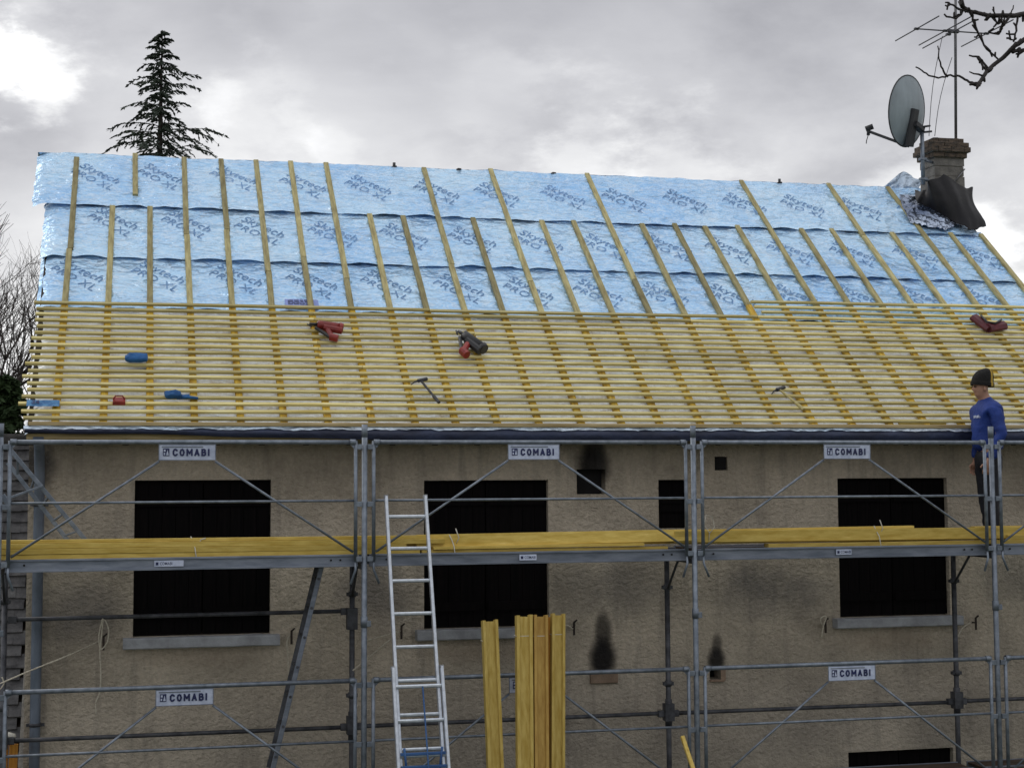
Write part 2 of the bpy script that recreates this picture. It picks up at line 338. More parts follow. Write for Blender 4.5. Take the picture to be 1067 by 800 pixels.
# ------------------------------------------------------------------ house
X0, X1 = -2.85, 8.2; YW = 1.15
H = empty('house', (2.7, 4.5, 0), 'roughcast house with blue film and rows of new laths on its roof', 'house')
opens = [(-1.925, -.70, 3.27, 4.675), (.735, 1.948, 3.27, 4.66), (3.066, 3.36, 4.18, 4.655), (4.965, 6.18, 3.27, 4.66), (5.02, 6.17, .75, 1.945), (.735, 1.948, .75, 1.945), (-1.925, -.7, .75, 1.945),
         (2.235, 2.525, 4.52, 4.76), (3.655, 3.79, 4.745, 4.88), (3.57, 3.70, 2.705, 2.83)]
w = MB(); bx = sorted({X0, X1}|{o[0] for o in opens}|{o[1] for o in opens}); bz = sorted({0., 5.1}|{o[2] for o in opens}|{o[3] for o in opens})
for i in range(len(bx)-1):
    for j in range(len(bz)-1):
        cx, cz = (bx[i]+bx[i+1])/2, (bz[j]+bz[j+1])/2
        if any(o[0] < cx < o[1] and o[2] < cz < o[3] for o in opens): continue
        w.add([(bx[i], YW, bz[j]), (bx[i+1], YW, bz[j]), (bx[i+1], YW, bz[j+1]), (bx[i], YW, bz[j+1])], [(0, 1, 2, 3)])
for x0, x1, z0, z1 in opens:
    y0, y1 = YW, YW+.22
    w.add([(x0, y0, z0), (x1, y0, z0), (x1, y0, z1), (x0, y0, z1), (x0, y1, z0), (x1, y1, z0), (x1, y1, z1), (x0, y1, z1)],
          [(0, 4, 5, 1), (1, 5, 6, 2), (2, 6, 7, 3), (3, 7, 4, 0)])
    w.add([(x0, y1, z0), (x1, y1, z0), (x1, y1, z1), (x0, y1, z1)], [(0, 1, 2, 3)], 1)
YB = 7.97; zr = RP(0, S_RIDGE).z-.12
for X in (X0, X1): w.add([(X, YW, 0), (X, YB, 0), (X, YB, 5.1), (X, 4.56, zr), (X, YW, 5.3)], [(0, 1, 2, 3, 4)])
w.add([(X0, YB, 0), (X1, YB, 0), (X1, YB, 5.3), (X0, YB, 5.3)], [(0, 1, 2, 3)])
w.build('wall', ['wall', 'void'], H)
# shutters and sills
for k, (x0, x1, z0, z1) in enumerate(opens[:7]):
    f = MB(); t = .03
    for a, b in (((x0, YW+.10, z0), (x0+t, YW+.14, z1)), ((x1-t, YW+.10, z0), (x1, YW+.14, z1)), ((x0+t, YW+.10, z1-t), (x1-t, YW+.14, z1)), ((x0+t, YW+.10, z0), (x1-t, YW+.14, z0+t))): f.box(a, b)
    W_ = f.build('window', 'dark_wood', H)
    xm = (x0+x1)/2; leaves = [(x0+.004, xm-.004), (xm+.004, x1-.004)] if x1-x0 > .6 else [(x0+.004, x1-.004)]
    for a, b in leaves:
        s = MB(); n = max(2, round((b-a)/.12)); q = (b-a)/n
        for i in range(n): s.box((a+i*q+.002, YW+.055+.002*(i % 2), z0+.012), (a+(i+1)*q-.002, YW+.082, z1-.01))
        for zz in (z0+.16, z1-.24): s.box((a+.02, YW+.036, zz), (b-.02, YW+.055, zz+.08))
        s.build('shutter', 'shutter_wood', W_)
    if x1-x0 > .6:
        s = MB(); s.bar((x0-.085, YW-.045, z0-.048), (x1+.08, YW-.045, z0-.048), .15, .095, ch=.1, segs=6)
        for p in s.v: p.z += .004*nz(p.x*4, 3)
        s.build('sill', 'sill', W_)
# vents
b = MB()
for i in range(5): b.box((2.245, YW+.03, 4.525+i*.047), (2.515, YW+.06, 4.545+i*.047))
b = MB(); b.box((2.24, YW+.12, 4.525), (2.52, YW+.14, 4.755)); b.build('air_vent', 'void', H)
b = MB(); b.box((3.665, YW+.02, 4.755), (3.78, YW+.05, 4.87)); b.build('air_vent', 'void', H)
b = MB(); b.bar((2.35, YW-.01, 2.765), (2.62, YW-.01, 2.765), .06, .10); b.build('vent_block', 'tan_block', H)
b = MB(); b.bar((3.565, YW-.012, 2.70), (3.71, YW-.012, 2.70), .05, .02); b.bar((3.705, YW-.012, 2.70), (3.705, YW-.012, 2.83), .05, .012); b.build('vent_frame', 'tan_block', H)
# shutter holdbacks
for x, y in ((108, 668), (303, 662), (417, 657), (596, 653), (857, 651), (1013, 648)):
    p = at(x, y, YW); h = MB(); h.tube([p, p+Vector((0, -.07, 0))], .008, 6); h.bar(p+Vector((0, -.07, -.07)), p+Vector((0, -.07, .055)), .02, .012, hint=(0, 1, 0)); h.tube([p+Vector((0, -.07, .05)), p+Vector((.03, -.075, .075))], .009, 6)
    h.build('shutter_catch', 'dark_wood', H)
# downpipe
d = MB(); px = at(39.5, 600, 1.09).x
d.tube([(px, 1.07, .1), (px, 1.07, 2.6), (px, 1.07, 4.75), (px, .98, 4.95), (px, .78, 5.05)], .046, 14)
dp = d.build('downpipe', 'zinc', H)
for z in (.9, 2.53, 4.45):
    c = MB(); c.tube([(px, 1.07, z), (px, 1.07, z+.03)], .054, 14); c.box((px-.075, 1.06, z), (px+.08, 1.10, z+.025)); c.build('pipe_clip', 'dull_galv', dp)
# roof structure: two slabs of rafters and boarding (film lies on the front one)
r = MB()
def slab(s0, s1, h0, h1, xa, xb): r.add([RP(x, s, h) for x in (xa, xb) for s, h in ((s0, h0), (s1, h0), (s1, h1), (s0, h1))], [(0, 1, 2, 3), (7, 6, 5, 4), (0, 4, 5, 1), (1, 5, 6, 2), (2, 6, 7, 3), (3, 7, 4, 0)])
slab(.08, S_RIDGE-.03, -.13, -.06, X0-.0, X1+.04)
yr, zr2 = RP(0, S_RIDGE).y, RP(0, S_RIDGE, -.03).z
r.add([(X0-.02, yr, zr2-.03), (X1+.04, yr, zr2-.03), (X1+.04, 2*yr-.75, 5.08), (X0-.02, 2*yr-.75, 5.08), (X0-.02, yr, zr2-.13), (X1+.04, yr, zr2-.13), (X1+.04, 2*yr-.75, 4.98), (X0-.02, 2*yr-.75, 4.98)],
      [(0, 1, 2, 3), (4, 7, 6, 5), (0, 4, 5, 1), (1, 5, 6, 2), (2, 6, 7, 3), (3, 7, 4, 0)])
r.build('roof_boarding', 'dark_wood', H)
for i in range(28):
    x = -2.61+.4*i-.2
    t = MB(); t.bar((x, 1.16, 5.30), (x, .86, 5.02), .06, .09); t.build('rafter_tail', 'dark_wood', H)
s = MB(); s.box((X0, .815, 5.105), (X1, YW+.02, 5.125)); s.build('soffit', 'dark_wood', H)

# --- roofing film strips
def bat_near(x):                                  # 0 at a counter batten, 1 half way between
    t = ((x+2.61)/.4) % 1; return math.sin(PI*t)
def film_h(k, x, s, s0, s1, top=False):
    h = -.040+.008*(k % 4)+(.006 if k == 4 else 0)
    h += .009*nz(x*2.2, s*3.5, k*7.) + .006*nz(x*6, s*12, k*3.+2) + .004*(1-2*abs(nz(x*13+s*9, s*21, k+9.)))+.006*max(0, 1-5*abs(nz(x*2.6+s*2., s*2.4, k*4.+31)))
    e = max(0, 1-(s-s0)/.10)
    lift = (.012+.030*max(0, nz(x*1.9, k*11.3)+.25))*bat_near(x)
    h += lift*e*e
    return h - .008*bat_near(x)*(1-e)
strips = [('film_white', -.01, .125, -2.88, 8.25, 4), ('film_low', .02, 1.98, -2.87, 8.24, 0), ('film', 1.93, 2.92, -2.885, 8.25, 1), ('film', 2.84, 3.99, -2.90, 8.25, 2), ('film', 3.87, S_RIDGE+.015, -3.04, 8.16, 3)]
FILM = []
def film_edge(k, s0, x):
    return s0+.010*nz(x*1.3, k*5.)+.005*nz(x*6, k)
strips = strips[1:]+strips[:1]
for (mn, s0, s1, xa, xb, k) in strips:
    nx = int((xb-xa)/.024); ns = int((s1-s0)/.03)
    f = MB()
    def fn(u, v, k=k, s0=s0, s1=s1, xa=xa, xb=xb):
        x = xa+(xb-xa)*u; s = film_edge(k, s0, x)*(1-v)+s1*v
        if k == 3: s += (.012*nz(x*2.5, 40.)+.01*nz(x*9, 3.))*v
        h = film_h(k, x, s, s0, s1)
        el = max(0, 1-(x-xa)/.16)                 # left verge curls down and is ragged
        x2 = x+.03*nz(s*7, k*3.)*el; h -= .05*el*el*(1+.5*nz(s*9, 1.))
        return RP(x2, s, h)
    f.grid(fn, nx, ns)
    if k == 3:                                    # turned over the ridge
        f.grid(lambda u, v: RP(xa+(xb-xa)*u, S_RIDGE+.015+.012*nz((xa+(xb-xa)*u)*2.5, 40.)+.01*nz((xa+(xb-xa)*u)*9, 3.), film_h(3, xa+(xb-xa)*u, S_RIDGE, 3.87, 5)) + Vector((0, .22*v, -.16*v+.0*v)), nx//2, 3)
    o = f.build('roofing_film', mn, H); FILM.append(o)
# printed wording on the film
U_ = Vector((.47, 0, 0))
marks = {3: [(82, 171), (149, 171), (224, 173), (297, 180), (364, 183), (435, 187), (498, 190), (566, 193), (630, 196), (693, 198), (755, 201), (815, 203), (874, 206), (935, 209)],
         2: [(99, 216), (175, 219), (250, 226), (326, 230), (400, 232), (471, 236), (540, 240), (609, 243), (674, 245), (737, 247), (801, 249), (866, 251), (931, 253), (998, 255)],
         1: [(61, 269), (144, 271), (225, 274), (304, 278), (381, 281), (457, 284), (529, 288), (601, 290), (669, 293), (739, 295), (806, 295), (871, 296), (936, 297), (1002, 298)]}
an = math.radians(-40)
for k, L_ in marks.items():
    (mn, s0, s1, xa, xb, kk) = strips[k]
    def proj(p, k=k, s0=s0, s1=s1): return RP(p.x, p.y, film_h(k, p.x, p.y, s0, s1)+.0065)
    for x, y in L_:
        X, S = rf(x, y); S -= .03; a = an+R(-.04, .04)
        U = Vector((math.cos(a), math.sin(a), 0)); V = Vector((-math.sin(a)*.9+.12, math.cos(a), 0))
        def okp(p): return p
        if X < xa+.02: X += .3
        t = MB(); t.text('Skytech', .158, (X, S, 0), U, V, -.002, sx=1.12, fn=proj, spacing=1.0)
        O2 = Vector((X, S, 0))-V*.148+U*.02
        t.text('PRO XL', .14, O2, U, V, -.004, sx=1.15, fn=proj, spacing=1.08)
        t.build('lettering', 'ink', FILM[k])
# printed product panel on the lowest blue strip
X, S = rf(298, 320); lb = MB(); hh = lambda x, s: film_h(1, x, s, 1.93, 2.92)+.009
lb.grid(lambda u, v: RP(X+.34*u, S+.19*v, hh(X+.34*u, S+.19*v)), 14, 8); pl = lb.build('information_panel', 'label_plate', FILM[1])
lb = MB()
def lbox(x, s, w_, h_):
    lb.grid(lambda u, v: RP(X+x+w_*u, S+s+h_*v, hh(X+x+w_*u, S+s+h_*v)+.004), 5, 1)
for i in range(4):
    xx = .03
    while xx < .27:
        ww = R(.02, .06); lbox(xx, .155-.022*i, ww, .011); xx += ww+.012
lb.text('341', .075, (X+.02, S+.012, 0), (1, 0, 0), (0, 1, 0), .01, fn=lambda p: RP(p.x, p.y, hh(p.x, p.y)+.005))
for xx in (.15, .2, .25): lbox(xx, .02, .03, .035)
lb.build('print', 'label_ink', FILM[1])

# --- counter battens
longs = {0, 3, 4, 5, 6, 7, 10, 12, 15, 20, 23, 25}
for i in range(28):
    x = -2.61+.4*i+R(-.012, .012); top = S_RIDGE+R(-.02, .02) if i in longs else 3.89+R(-.03, .02)
    if i == 0: top = 4.90
    dx = R(-.015, .015); sp = 1.97 if i < 18 else 2.2
    lo = MB(); lo.bar(RP(x, .075+R(-.015, .01), -.012), RP(x+dx*.3, sp, -.012), .066, .042, hint=RN, segs=4); lo.build('counter_batten', 'yellow_batten', H)
    jt = sp+R(.5, 1.6) if top > 4.2 else None
    up = MB(); up.bar(RP(x+dx*.3, sp+.004, -.012), RP(x+dx, (jt or top)-.002, -.012), .058, .042, hint=RN, segs=4, bow=RN*R(0, .004)); up.build('counter_batten', 'weathered_batten', H)
    if jt:
        up = MB(); up.bar(RP(x+dx+R(-.01, .01), jt+.003, -.010), RP(x+dx+R(-.012, .012), top, -.010), .058, .042, hint=RN, segs=3); up.build('counter_batten', 'weathered_batten', H)
up = MB(); X, S = rf(141, 203); up.bar(RP(X, S+.0, -.01), RP(X-.01, S_RIDGE+.03, -.01), .058, .042, hint=RN); up.build('counter_batten', 'weathered_batten', H)
# --- tile laths
for i in range(22):
    s0 = .14+.1*i; xa = -2.87+R(-.035, .03); xb = 8.27+R(-.02, .02)
    if i > 18: xa = 4.6+R(-.02, .08)
    if i in (1, 2, 3, 4, 6, 8): xa -= R(.02, .06)
    cuts = [xa]; base = [-2.61+.4*n for n in range(28)]
    if i <= 18:
        a = random.choice(base[6:11]); b_ = a+.4*random.choice((8, 9, 10)); cuts += [a, min(b_, 6.4)]
    else: cuts += [6.55] if i % 2 else []
    cuts.append(xb)
    for a, b_ in zip(cuts[:-1], cuts[1:]):
        j = MB(); ja, jb = R(-.008, .008), R(-.008, .008)
        j.bar(RP(a+.002, s0+ja, .0225), RP(b_-.002, s0+jb, .0225), .034, .025, hint=RN, segs=8, bow=SD*R(-.009, .009)+RN*R(0, .003)); j.build('lath', 'new_lath', H)
    if False:                           # spare laths doubled up on this course
        for q in range(1):
            a = -.9 if i == 9 else 4.7
            j = MB(); j.bar(RP(a, s0+.035, .0225+.027), RP(min(a+R(4, 5), 8.2), s0+.012, .0225+.027), .038, .026, hint=RN, segs=6, bow=SD*R(-.01, .01)); j.build('lath', 'new_lath', H)
# --- eave: tan board, ragged film edge, dark underlay flap, fascia board
e = MB(); e.bar((X0+.02, .715, 5.172), (X1, .715, 5.172), .05, .034, segs=12, bow=(0, 0, -.002)); e.build('eave_board', 'eave_board', H)
e = MB(); e.grid(lambda u, v: Vector((X0-.02+(X1-X0+.03)*u, .69-.01*nz(u*60, v)+.02*(1-v), 5.153-v*(.028+.014*nz(u*40, 7.)+.01*nz(u*150, 2.)))), 300, 2); e.build('film_edge', 'film_white', H)
e = MB()
def flap(u, v):
    x = X0-.01+(X1-X0+.03)*u; drop = .05 + .06*min(1, max(0, (x+2.2)/2.6)); drop += .010*nz(x*1.5, 3.)+.006*nz(x*5, 9.)
    return Vector((x, .715-.018*math.sin(v*PI)*(1.3+nz(x*2, 5.)), 5.138-drop*v))
e.grid(flap, 260, 5); e.build('underlay_flap', 'navy_underlay', H)
e = MB(); e.bar((X0+.0, .80, 5.062), (X1, .80, 5.058), .03, .05, segs=2); e.build('fascia_board', 'eave_board', H)
# ridge stubs
for x, y in ((412, 173), (480, 177), (580, 183), (815, 189)):
    X, S = rf(x, y+4); b = MB(); p = Vector((X, yr+.02, zr2-.02)); b.tube([p, p+Vector((0, 0, .085 if x in (412, 815) else .05))], .018, 8); b.bar(p+Vector((-.03, 0, .03)), p+Vector((.03, 0, .04)), .03, .02); b.build('ridge_clip', 'black_tool', H)
# --- chimney
ch0, ch1, cy0, cy1 = 7.80, 8.215, 4.10, 4.46
c = MB(); zt = 8.65; z = 7.6; rows = [(7.6, 8.02), (8.03, 8.24), (8.25, 8.42), (8.43, 8.545), (8.555, 8.645)]
for i, (za, zb) in enumerate(rows):
    o_ = .006*(i % 2)
    c.box((ch0+o_, cy0+o_, za), (ch1-o_, cy1-o_, zb))
    c.box((ch0+.015, cy0+.015, zb-.001), (ch1-.015, cy1-.015, zb+.012), 1)
CH = c.build('chimney', ['chimney_block', 'mortar'], H)
c = MB(); random.seed(3)
for k, (z0, hgt, ov) in enumerate(((8.66, .062, .03), (8.727, .062, .065), (8.794, .055, .05), (8.852, .055, .005))):
    xa, xb, ya, yb = ch0-ov, ch1+ov, cy0-ov, cy1+ov; n = 3; st = .5*(k % 2)
    c.box((xa+.02, ya+.02, z0-.003), (xb-.02, yb-.02, z0+hgt+.003), 1)
    for side in (0, 1):
        yy = (ya, ya+.10) if side == 0 else (yb-.10, yb); q = (xb-xa)/n; cur = xa; cut = [xa+q*(i+st) for i in range(n+1) if xa < xa+q*(i+st) < xb-.02]+[xb]
        for cc in cut:
            if cc-cur > .03: c.bar((cur+.004, (yy[0]+yy[1])/2+R(-.004, .004), z0+hgt/2), (cc-.004, (yy[0]+yy[1])/2, z0+hgt/2+R(-.003, .003)), .1, hgt, ch=.08)
            cur = cc
        xx = (xa, xa+.1) if side == 0 else (xb-.1, xb); q = (yb-ya-.2)/2
        for i in range(2): c.bar(((xx[0]+xx[1])/2, ya+.1+q*i+.004, z0+hgt/2), ((xx[0]+xx[1])/2+R(-.004, .004), ya+.1+q*(i+1)-.004, z0+hgt/2), .1, hgt, ch=.08)
c.build('chimney_cap', ['chimney_brick', 'mortar'], CH)
f = MB(); f.tube([(ch1+.0, cy0-.012, 8.52), (ch1-.17, cy0-.02, 8.33)], .008, 6); f.tube([(ch0+.02, cy0-.012, 8.29), (ch0+.17, cy0-.02, 8.34)], .008, 6); f.build('flashing_strip', 'mast_metal', CH)

# ------------------------------------------------------------------ black sheet draped round the chimney
def lerp_pts(P, u):
    u *= len(P)-1; i = min(int(u), len(P)-2); return P[i].lerp(P[i+1], u-i)
def RPp(x, y, h): X, S = rf(x, y); return RP(X, S, h)
topc = [Vector((ch0-.03, 4.42, 8.20)), Vector((ch0-.05, 4.2, 8.23)), at(966, 192, 4.05), at(982, 184, 4.05), at(1004, 197, 4.05), at(1013, 199, 4.12), Vector((ch1+.05, 4.55, 8.18))]
botc = [RPp(951, 204, .05), RPp(953, 213, .03), RPp(972, 223, .02), RPp(993, 234, .02), RPp(1008, 243, .015), RPp(1027, 239, .02), RPp(1020, 226, .02)]
t = MB()
def drape(u, v):
    a = lerp_pts(topc, u); b = lerp_pts(botc, u); p = a.lerp(b, v)
    n = Vector((-.2, -.85, .5))
    tri = lambda q: 1-abs((q % 1)*2-1)
    f1 = tri(u*3.2+v*.45+.15*nz(v*2, 3.)); f2 = tri(u*6.7-v*.8+.2*nz(u*3, 9.))
    bulge = .02+.055*f1*(.35+.65*v)*(1-.55*v*v)+.022*f2*(1-.4*v)+.02*nz(u*6, v*2., 1.)+.035*math.sin(PI*v)
    sm_ = max(0, min(1, (u-.55)/.3)); p = p + Vector((-.085*math.sin(PI*min(1, v*1.15))*sm_, 0, 0)) + SD*(.05*nz(u*9, 4.)+.03*nz(u*21, 7.))*v**4
    return p + n*max(.006, bulge) + Vector((0, 0, .035*(tri(u*4.3)-.5)*(1-v)))
t.grid(drape, 60, 26)
tag(t.build('draped_sheet', 'black_sheet', origin=RP(7.9, 4.0)), 'crumpled black sheet draped around the foot of the chimney', 'tarpaulin')
f = MB()
fo = [[(936, 204), (957, 205), (972, 214), (1003, 232)], [(940, 217), (958, 220), (975, 228), (996, 236)], [(948, 233), (962, 237), (978, 239), (985, 241)]]
def foil(u, v):
    v2 = v*2; j = min(int(v2), 1); a = lerp_pts([Vector((p[0], p[1], 0)) for p in fo[j]], u); b = lerp_pts([Vector((p[0], p[1], 0)) for p in fo[j+1]], u); q = a.lerp(b, v2-j)
    X, S = rf(q.x, q.y); e = math.sin(PI*u)*math.sin(PI*v)
    return RP(X, S, .012+.03*e*(1+nz(u*5, v*5, 4.))+.035*abs(nz(u*7, v*6, 2.))+.02*abs(nz(u*17, v*13, 6.)))
f.grid(foil, 60, 50)
tag(f.build('foil_sheet', 'silver_foil', origin=RP(7.4, 4.2)), 'shiny crumpled silver foil bunched on the roof left of the chimney', 'foil')
f = MB(); a, b, c_, dd = at(915, 199, 4.75), at(941, 178, 4.8), at(962, 190, 4.7), at(950, 200, 4.6)
f.grid(lambda u, v: (a.lerp(b, min(1, u*2)) if u < .5 else b.lerp(c_, u*2-1)).lerp(a.lerp(dd, u)+Vector((0, 0, -.06)), v)+Vector((.0, .05*nz(u*7, v*5, 1.), .02*nz(u*9, v*7, 3.))), 24, 14)
tag(f.build('foil_scrap', 'film_white', origin=dd), 'pale crinkled foil flap poking above the ridge beside the chimney', 'foil')

# ------------------------------------------------------------------ satellite dish and aerial
D = empty('satellite_dish', (7.585, 4.0, 8.3), 'weathered grey satellite dish on a pole bracketed to the chimney', 'satellite dish')
pl = MB(); pl.tube([(7.585, 4.0, 8.28), (7.585, 4.0, 8.98)], .024, 12); pl.build('pole', 'galv', D)
b = MB()
for z in (8.35, 8.6): b.bar((7.585, 4.0, z), (7.81, 4.16, z), .03, .03); b.bar((7.54, 4.0, z), (7.63, 4.0, z), .06, .03)
b.build('wall_bracket', 'galv', D)
dn = Vector((-.50, .86, .14)).normalized(); dc = at(945, 116, 4.02); ds, du = frame(dn); ds = ds.normalized()
m_ = MB(); nr, na = 9, 40
vs = [dc - dn*.10]
for i in range(1, nr+1):
    r_ = i/nr
    for j in range(na):
        a = 2*PI*j/na; vs.append(dc + ds*(math.cos(a)*.40*r_) + du*(math.sin(a)*.44*r_) - dn*(.10*(1-r_*r_)))
fs = [(0, 1+j, 1+(j+1) % na) for j in range(na)]+[(1+(i-1)*na+j, 1+i*na+j, 1+i*na+(j+1) % na, 1+(i-1)*na+(j+1) % na) for i in range(1, nr) for j in range(na)]
m_.add(vs, fs, 0, True); m_.add([v+dn*.006 for v in vs], [f[::-1] for f in fs], 0, True)
m_.build('reflector', 'dish', D)
rm = MB(); rm.tube([dc+ds*(math.cos(2*PI*j/na)*.403)+du*(math.sin(2*PI*j/na)*.443)+dn*.003 for j in range(na+1)], .009, 6); rm.build('rim', 'dish_dark', D)
br = MB(); p0 = dc-dn*.11+du*.02; p1 = dc-dn*.08-du*.44
br.bar(p0, p1, .14, .07, hint=dn, ch=.3, segs=4); br.bar(dc-dn*.12-du*.16, Vector((7.585, 4.0, 8.97)), .09, .07); br.tube([Vector((7.585, 3.95, 8.93)), Vector((7.70, 3.97, 8.95))], .014, 6); br.tube([Vector((7.585, 3.95, 9.0)), Vector((7.68, 3.97, 9.02))], .014, 6)
br.build('back_bracket', 'dish_dark', D)
lp = at(905, 137, 4.42); ar = MB(); ar.bar(p1, lp, .025, .035, ch=.2); ar.build('arm', 'dish_dark', D)
ln = MB(); ln.tube([lp+Vector((-.03, .02, .03)), lp+Vector((.05, -.03, .06))], .035, 10); ln.tube([lp+Vector((0, 0, .02)), lp+Vector((-.005, 0, -.05))], .022, 8); ln.tube([lp+Vector((-.005, 0, -.05)), lp+Vector((-.03, 0, -.12)), lp+Vector((-.035, 0, -.16))], .006, 5); ln.build('receiver', 'dish_dark', D)
A = empty('aerial', (8.13, 4.32, 8.9), 'rake shaped television aerial on a tall mast above the chimney', 'aerial')
ma = MB(); ma.tube([at(996, 148, 4.32), at(995.5, 30, 4.32), at(996, -60, 4.32)], .018, 10); ma.build('mast', 'mast_metal', A)
pm = at(995, 33, 4.32); pa = at(955, 26.5, 4.32); pb = at(1028, 37, 4.32); pa.z = pb.z = pm.z
bo = MB(); bo.tube([pa, pb], .009, 6); bo.bar(pm-Vector((.09, 0, 0)), pm+Vector((.05, 0, 0)), .05, .04); bo.build('boom', 'antenna_metal', A)
for X, L1, dz in ((pa.x, .56, 0), (at(985, 31, 4.32).x, .68, .0), (at(988, 31, 4.32).x, .66, -.045), (pb.x, .62, 0)):
    el = MB(); el.tube([(X, 4.32-L1, pm.z+dz), (X, 4.32+L1, pm.z+dz)], .008, 6); el.bar((X-.03, 4.32, pm.z+dz), (X+.03, 4.32, pm.z+dz), .04, .025); el.build('element', 'antenna_metal', A)
cb = MB()
for (x0, y0), (x1, y1) in (((982, 38), (968, 142)), ((992, 60), (974, 142))):
    a = at(x0, y0, 4.3); b = at(x1, y1, 4.2); cb.tube([a.lerp(b, q/6)+Vector((-.04*math.sin(PI*q/6), 0, 0)) for q in range(7)], .0045, 5)
cb.build('cable', 'antenna_metal', A)

# ------------------------------------------------------------------ scaffold
SC = empty('scaffold', (3, .35, 0), 'grey galvanised steel scaffold with guard rails and two walkways in front of the house', 'scaffold')
STROKES = {'C': [(.95, .82, .6, 1, .3, 1, .04, .75, .04, .25, .3, 0, .6, 0, .95, .18)], 'O': [(.5, 1, .2, .9, .03, .5, .2, .1, .5, 0, .8, .1, .97, .5, .8, .9, .5, 1)], 'M': [(.04, 0, .04, 1), (.96, 0, .96, 1), (.04, 1, .5, .35), (.96, 1, .5, .35)],
           'A': [(.02, 0, .5, 1), (.98, 0, .5, 1), (.22, .3, .78, .3)], 'B': [(.08, 0, .08, 1), (.08, 1, .62, 1, .82, .88, .82, .64, .62, .53, .08, .53), (.62, .53, .92, .42, .92, .12, .66, 0, .08, 0)], 'I': [(.5, 0, .5, 1)]}
def block_word(mb, word, x, z, y, h, w_, gap, t, mi):
    k = 0
    for ch in word:
        ww = w_*(1.22 if ch == 'M' else .35 if ch == 'I' else 1.)
        for st in STROKES[ch]:
            P = [(x+t/2+st[i]*(ww-t), z+t/2+st[i+1]*(h-t)) for i in range(0, len(st), 2)]
            for (ax, az), (bx_, bz_) in zip(P[:-1], P[1:]):
                L_ = math.hypot(bx_-ax, bz_-az); ux, uz = (bx_-ax)/L_*t/2, (bz_-az)/L_*t/2; k += 1; yy = y-.00006*k
                mb.add([(ax-ux*.8+uz, yy, az-uz*.8-ux), (bx_+ux*.8+uz, yy, bz_+uz*.8-ux), (bx_+ux*.8-uz, yy, bz_+uz*.8+ux), (ax-ux*.8-uz, yy, az-uz*.8+ux)], [(0, 1, 2, 3)], mi)
        x += ww+gap
def sign(xc, z, wd=.46, hh=.125, y=-.028):
    s = MB(); s.box((xc-wd/2, y, z-hh), (xc+wd/2, y+.004, z), 0)
    s.box((xc-wd/2-.006, y-.003, z-hh-.006), (xc+wd/2+.006, y+.001, z-hh), 2); s.box((xc-wd/2-.006, y-.003, z), (xc+wd/2+.006, y+.001, z+.006), 2)
    s.box((xc-wd/2-.006, y-.003, z-hh), (xc-wd/2, y+.001, z), 2); s.box((xc+wd/2, y-.003, z-hh), (xc+wd/2+.006, y+.001, z), 2)
    block_word(s, 'COMABI', xc-wd/2+.108, z-hh+.030, y-.0042, .062, .0455, .0105, .0140, 1)
    # the emblem: a dark square with a pale split figure in it
    x = xc-wd/2+.03; z0 = z-hh+.032
    s.box((x, y-.004, z0), (x+.052, y-.001, z0+.062), 1); s.box((x+.006, y-.0055, z0+.036), (x+.022, y-.0045, z0+.054), 0); s.add([(x+.026, y-.0055, z0+.006), (x+.048, y-.0055, z0+.006), (x+.037, y-.0055, z0+.052)], [(0, 1, 2)], 0)
    s.box((x+.006, y-.0055, z0+.008), (x+.018, y-.0045, z0+.026), 0)
    s.box((xc-wd/2+.02, y-.004, z-.022), (xc+wd/2-.1, y-.0025, z-.013), 2)
    return s
for i, X in enumerate((-3, 0, 3, 6, 9)):
    lean = {3: .0, 6: .0}.get(X, 0)
    p = MB(); p.tube([(X, 0, .02), (X, 0, 5.14 if X != 9 else 5.1)], .0245, 14); po = p.build('post', 'galv', SC)
    for z in (3.42, 1.42): c = MB(); c.tube([(X, 0, z), (X, 0, z+.09)], .031, 12); c.bar((X+.02, -.01, z+.03), (X+.055, -.012, z+.03), .03, .05); c.build('joint_collar', 'galv', po)
    c = MB(); c.tube([(X, 0, 5.04), (X, 0, 5.15)], .026, 12); c.build('end_sleeve', 'galv', po)
    bp = MB(); bp.box((X-.075, -.075, .0), (X+.075, .075, .008)); bp.tube([(X, 0, .0), (X, 0, .3)], .019, 10); bp.build('base_plate', 'dull_galv', po)
    p = MB(); p.tube([(X, .75, .02), (X, .75, 3.96)], .0245, 14); pi_ = p.build('inner_post', 'dull_galv', SC)
    for z in (3.62, 2.72, 1.7): c = MB(); c.tube([(X, .75, z), (X, .75, z+.05)], .034, 12); c.box((X-.05, .73, z+.008), (X+.05, .77, z+.04)); c.build('clamp', 'dull_galv', pi_)
    c = MB(); c.box((X-.045, .705, 2.40), (X+.045, .795, 2.56)); c.tube([(X, .75, 2.34), (X, .75, 2.60)], .033, 12)
    c.build('ledger_head', 'dull_galv', pi_)
    if X == 0: c = MB(); c.box((X-.05, .70, 3.33), (X+.045, .79, 3.52)); c.build('ledger_head', 'dull_galv', pi_)
    bp = MB(); bp.box((X-.075, .675, .0), (X+.075, .825, .008)); bp.tube([(X, .75, .0), (X, .75, .3)], .019, 10); bp.build('base_plate', 'dull_galv', pi_)
    for z in (3.93, 1.79):
        t = MB(); t.bar((X, .02, z), (X, .73, z), .045, .05); t.tube([(X, .73, z-.3), (X, .45, z-.03)], .012, 8); t.build('transom', 'dull_galv', SC)
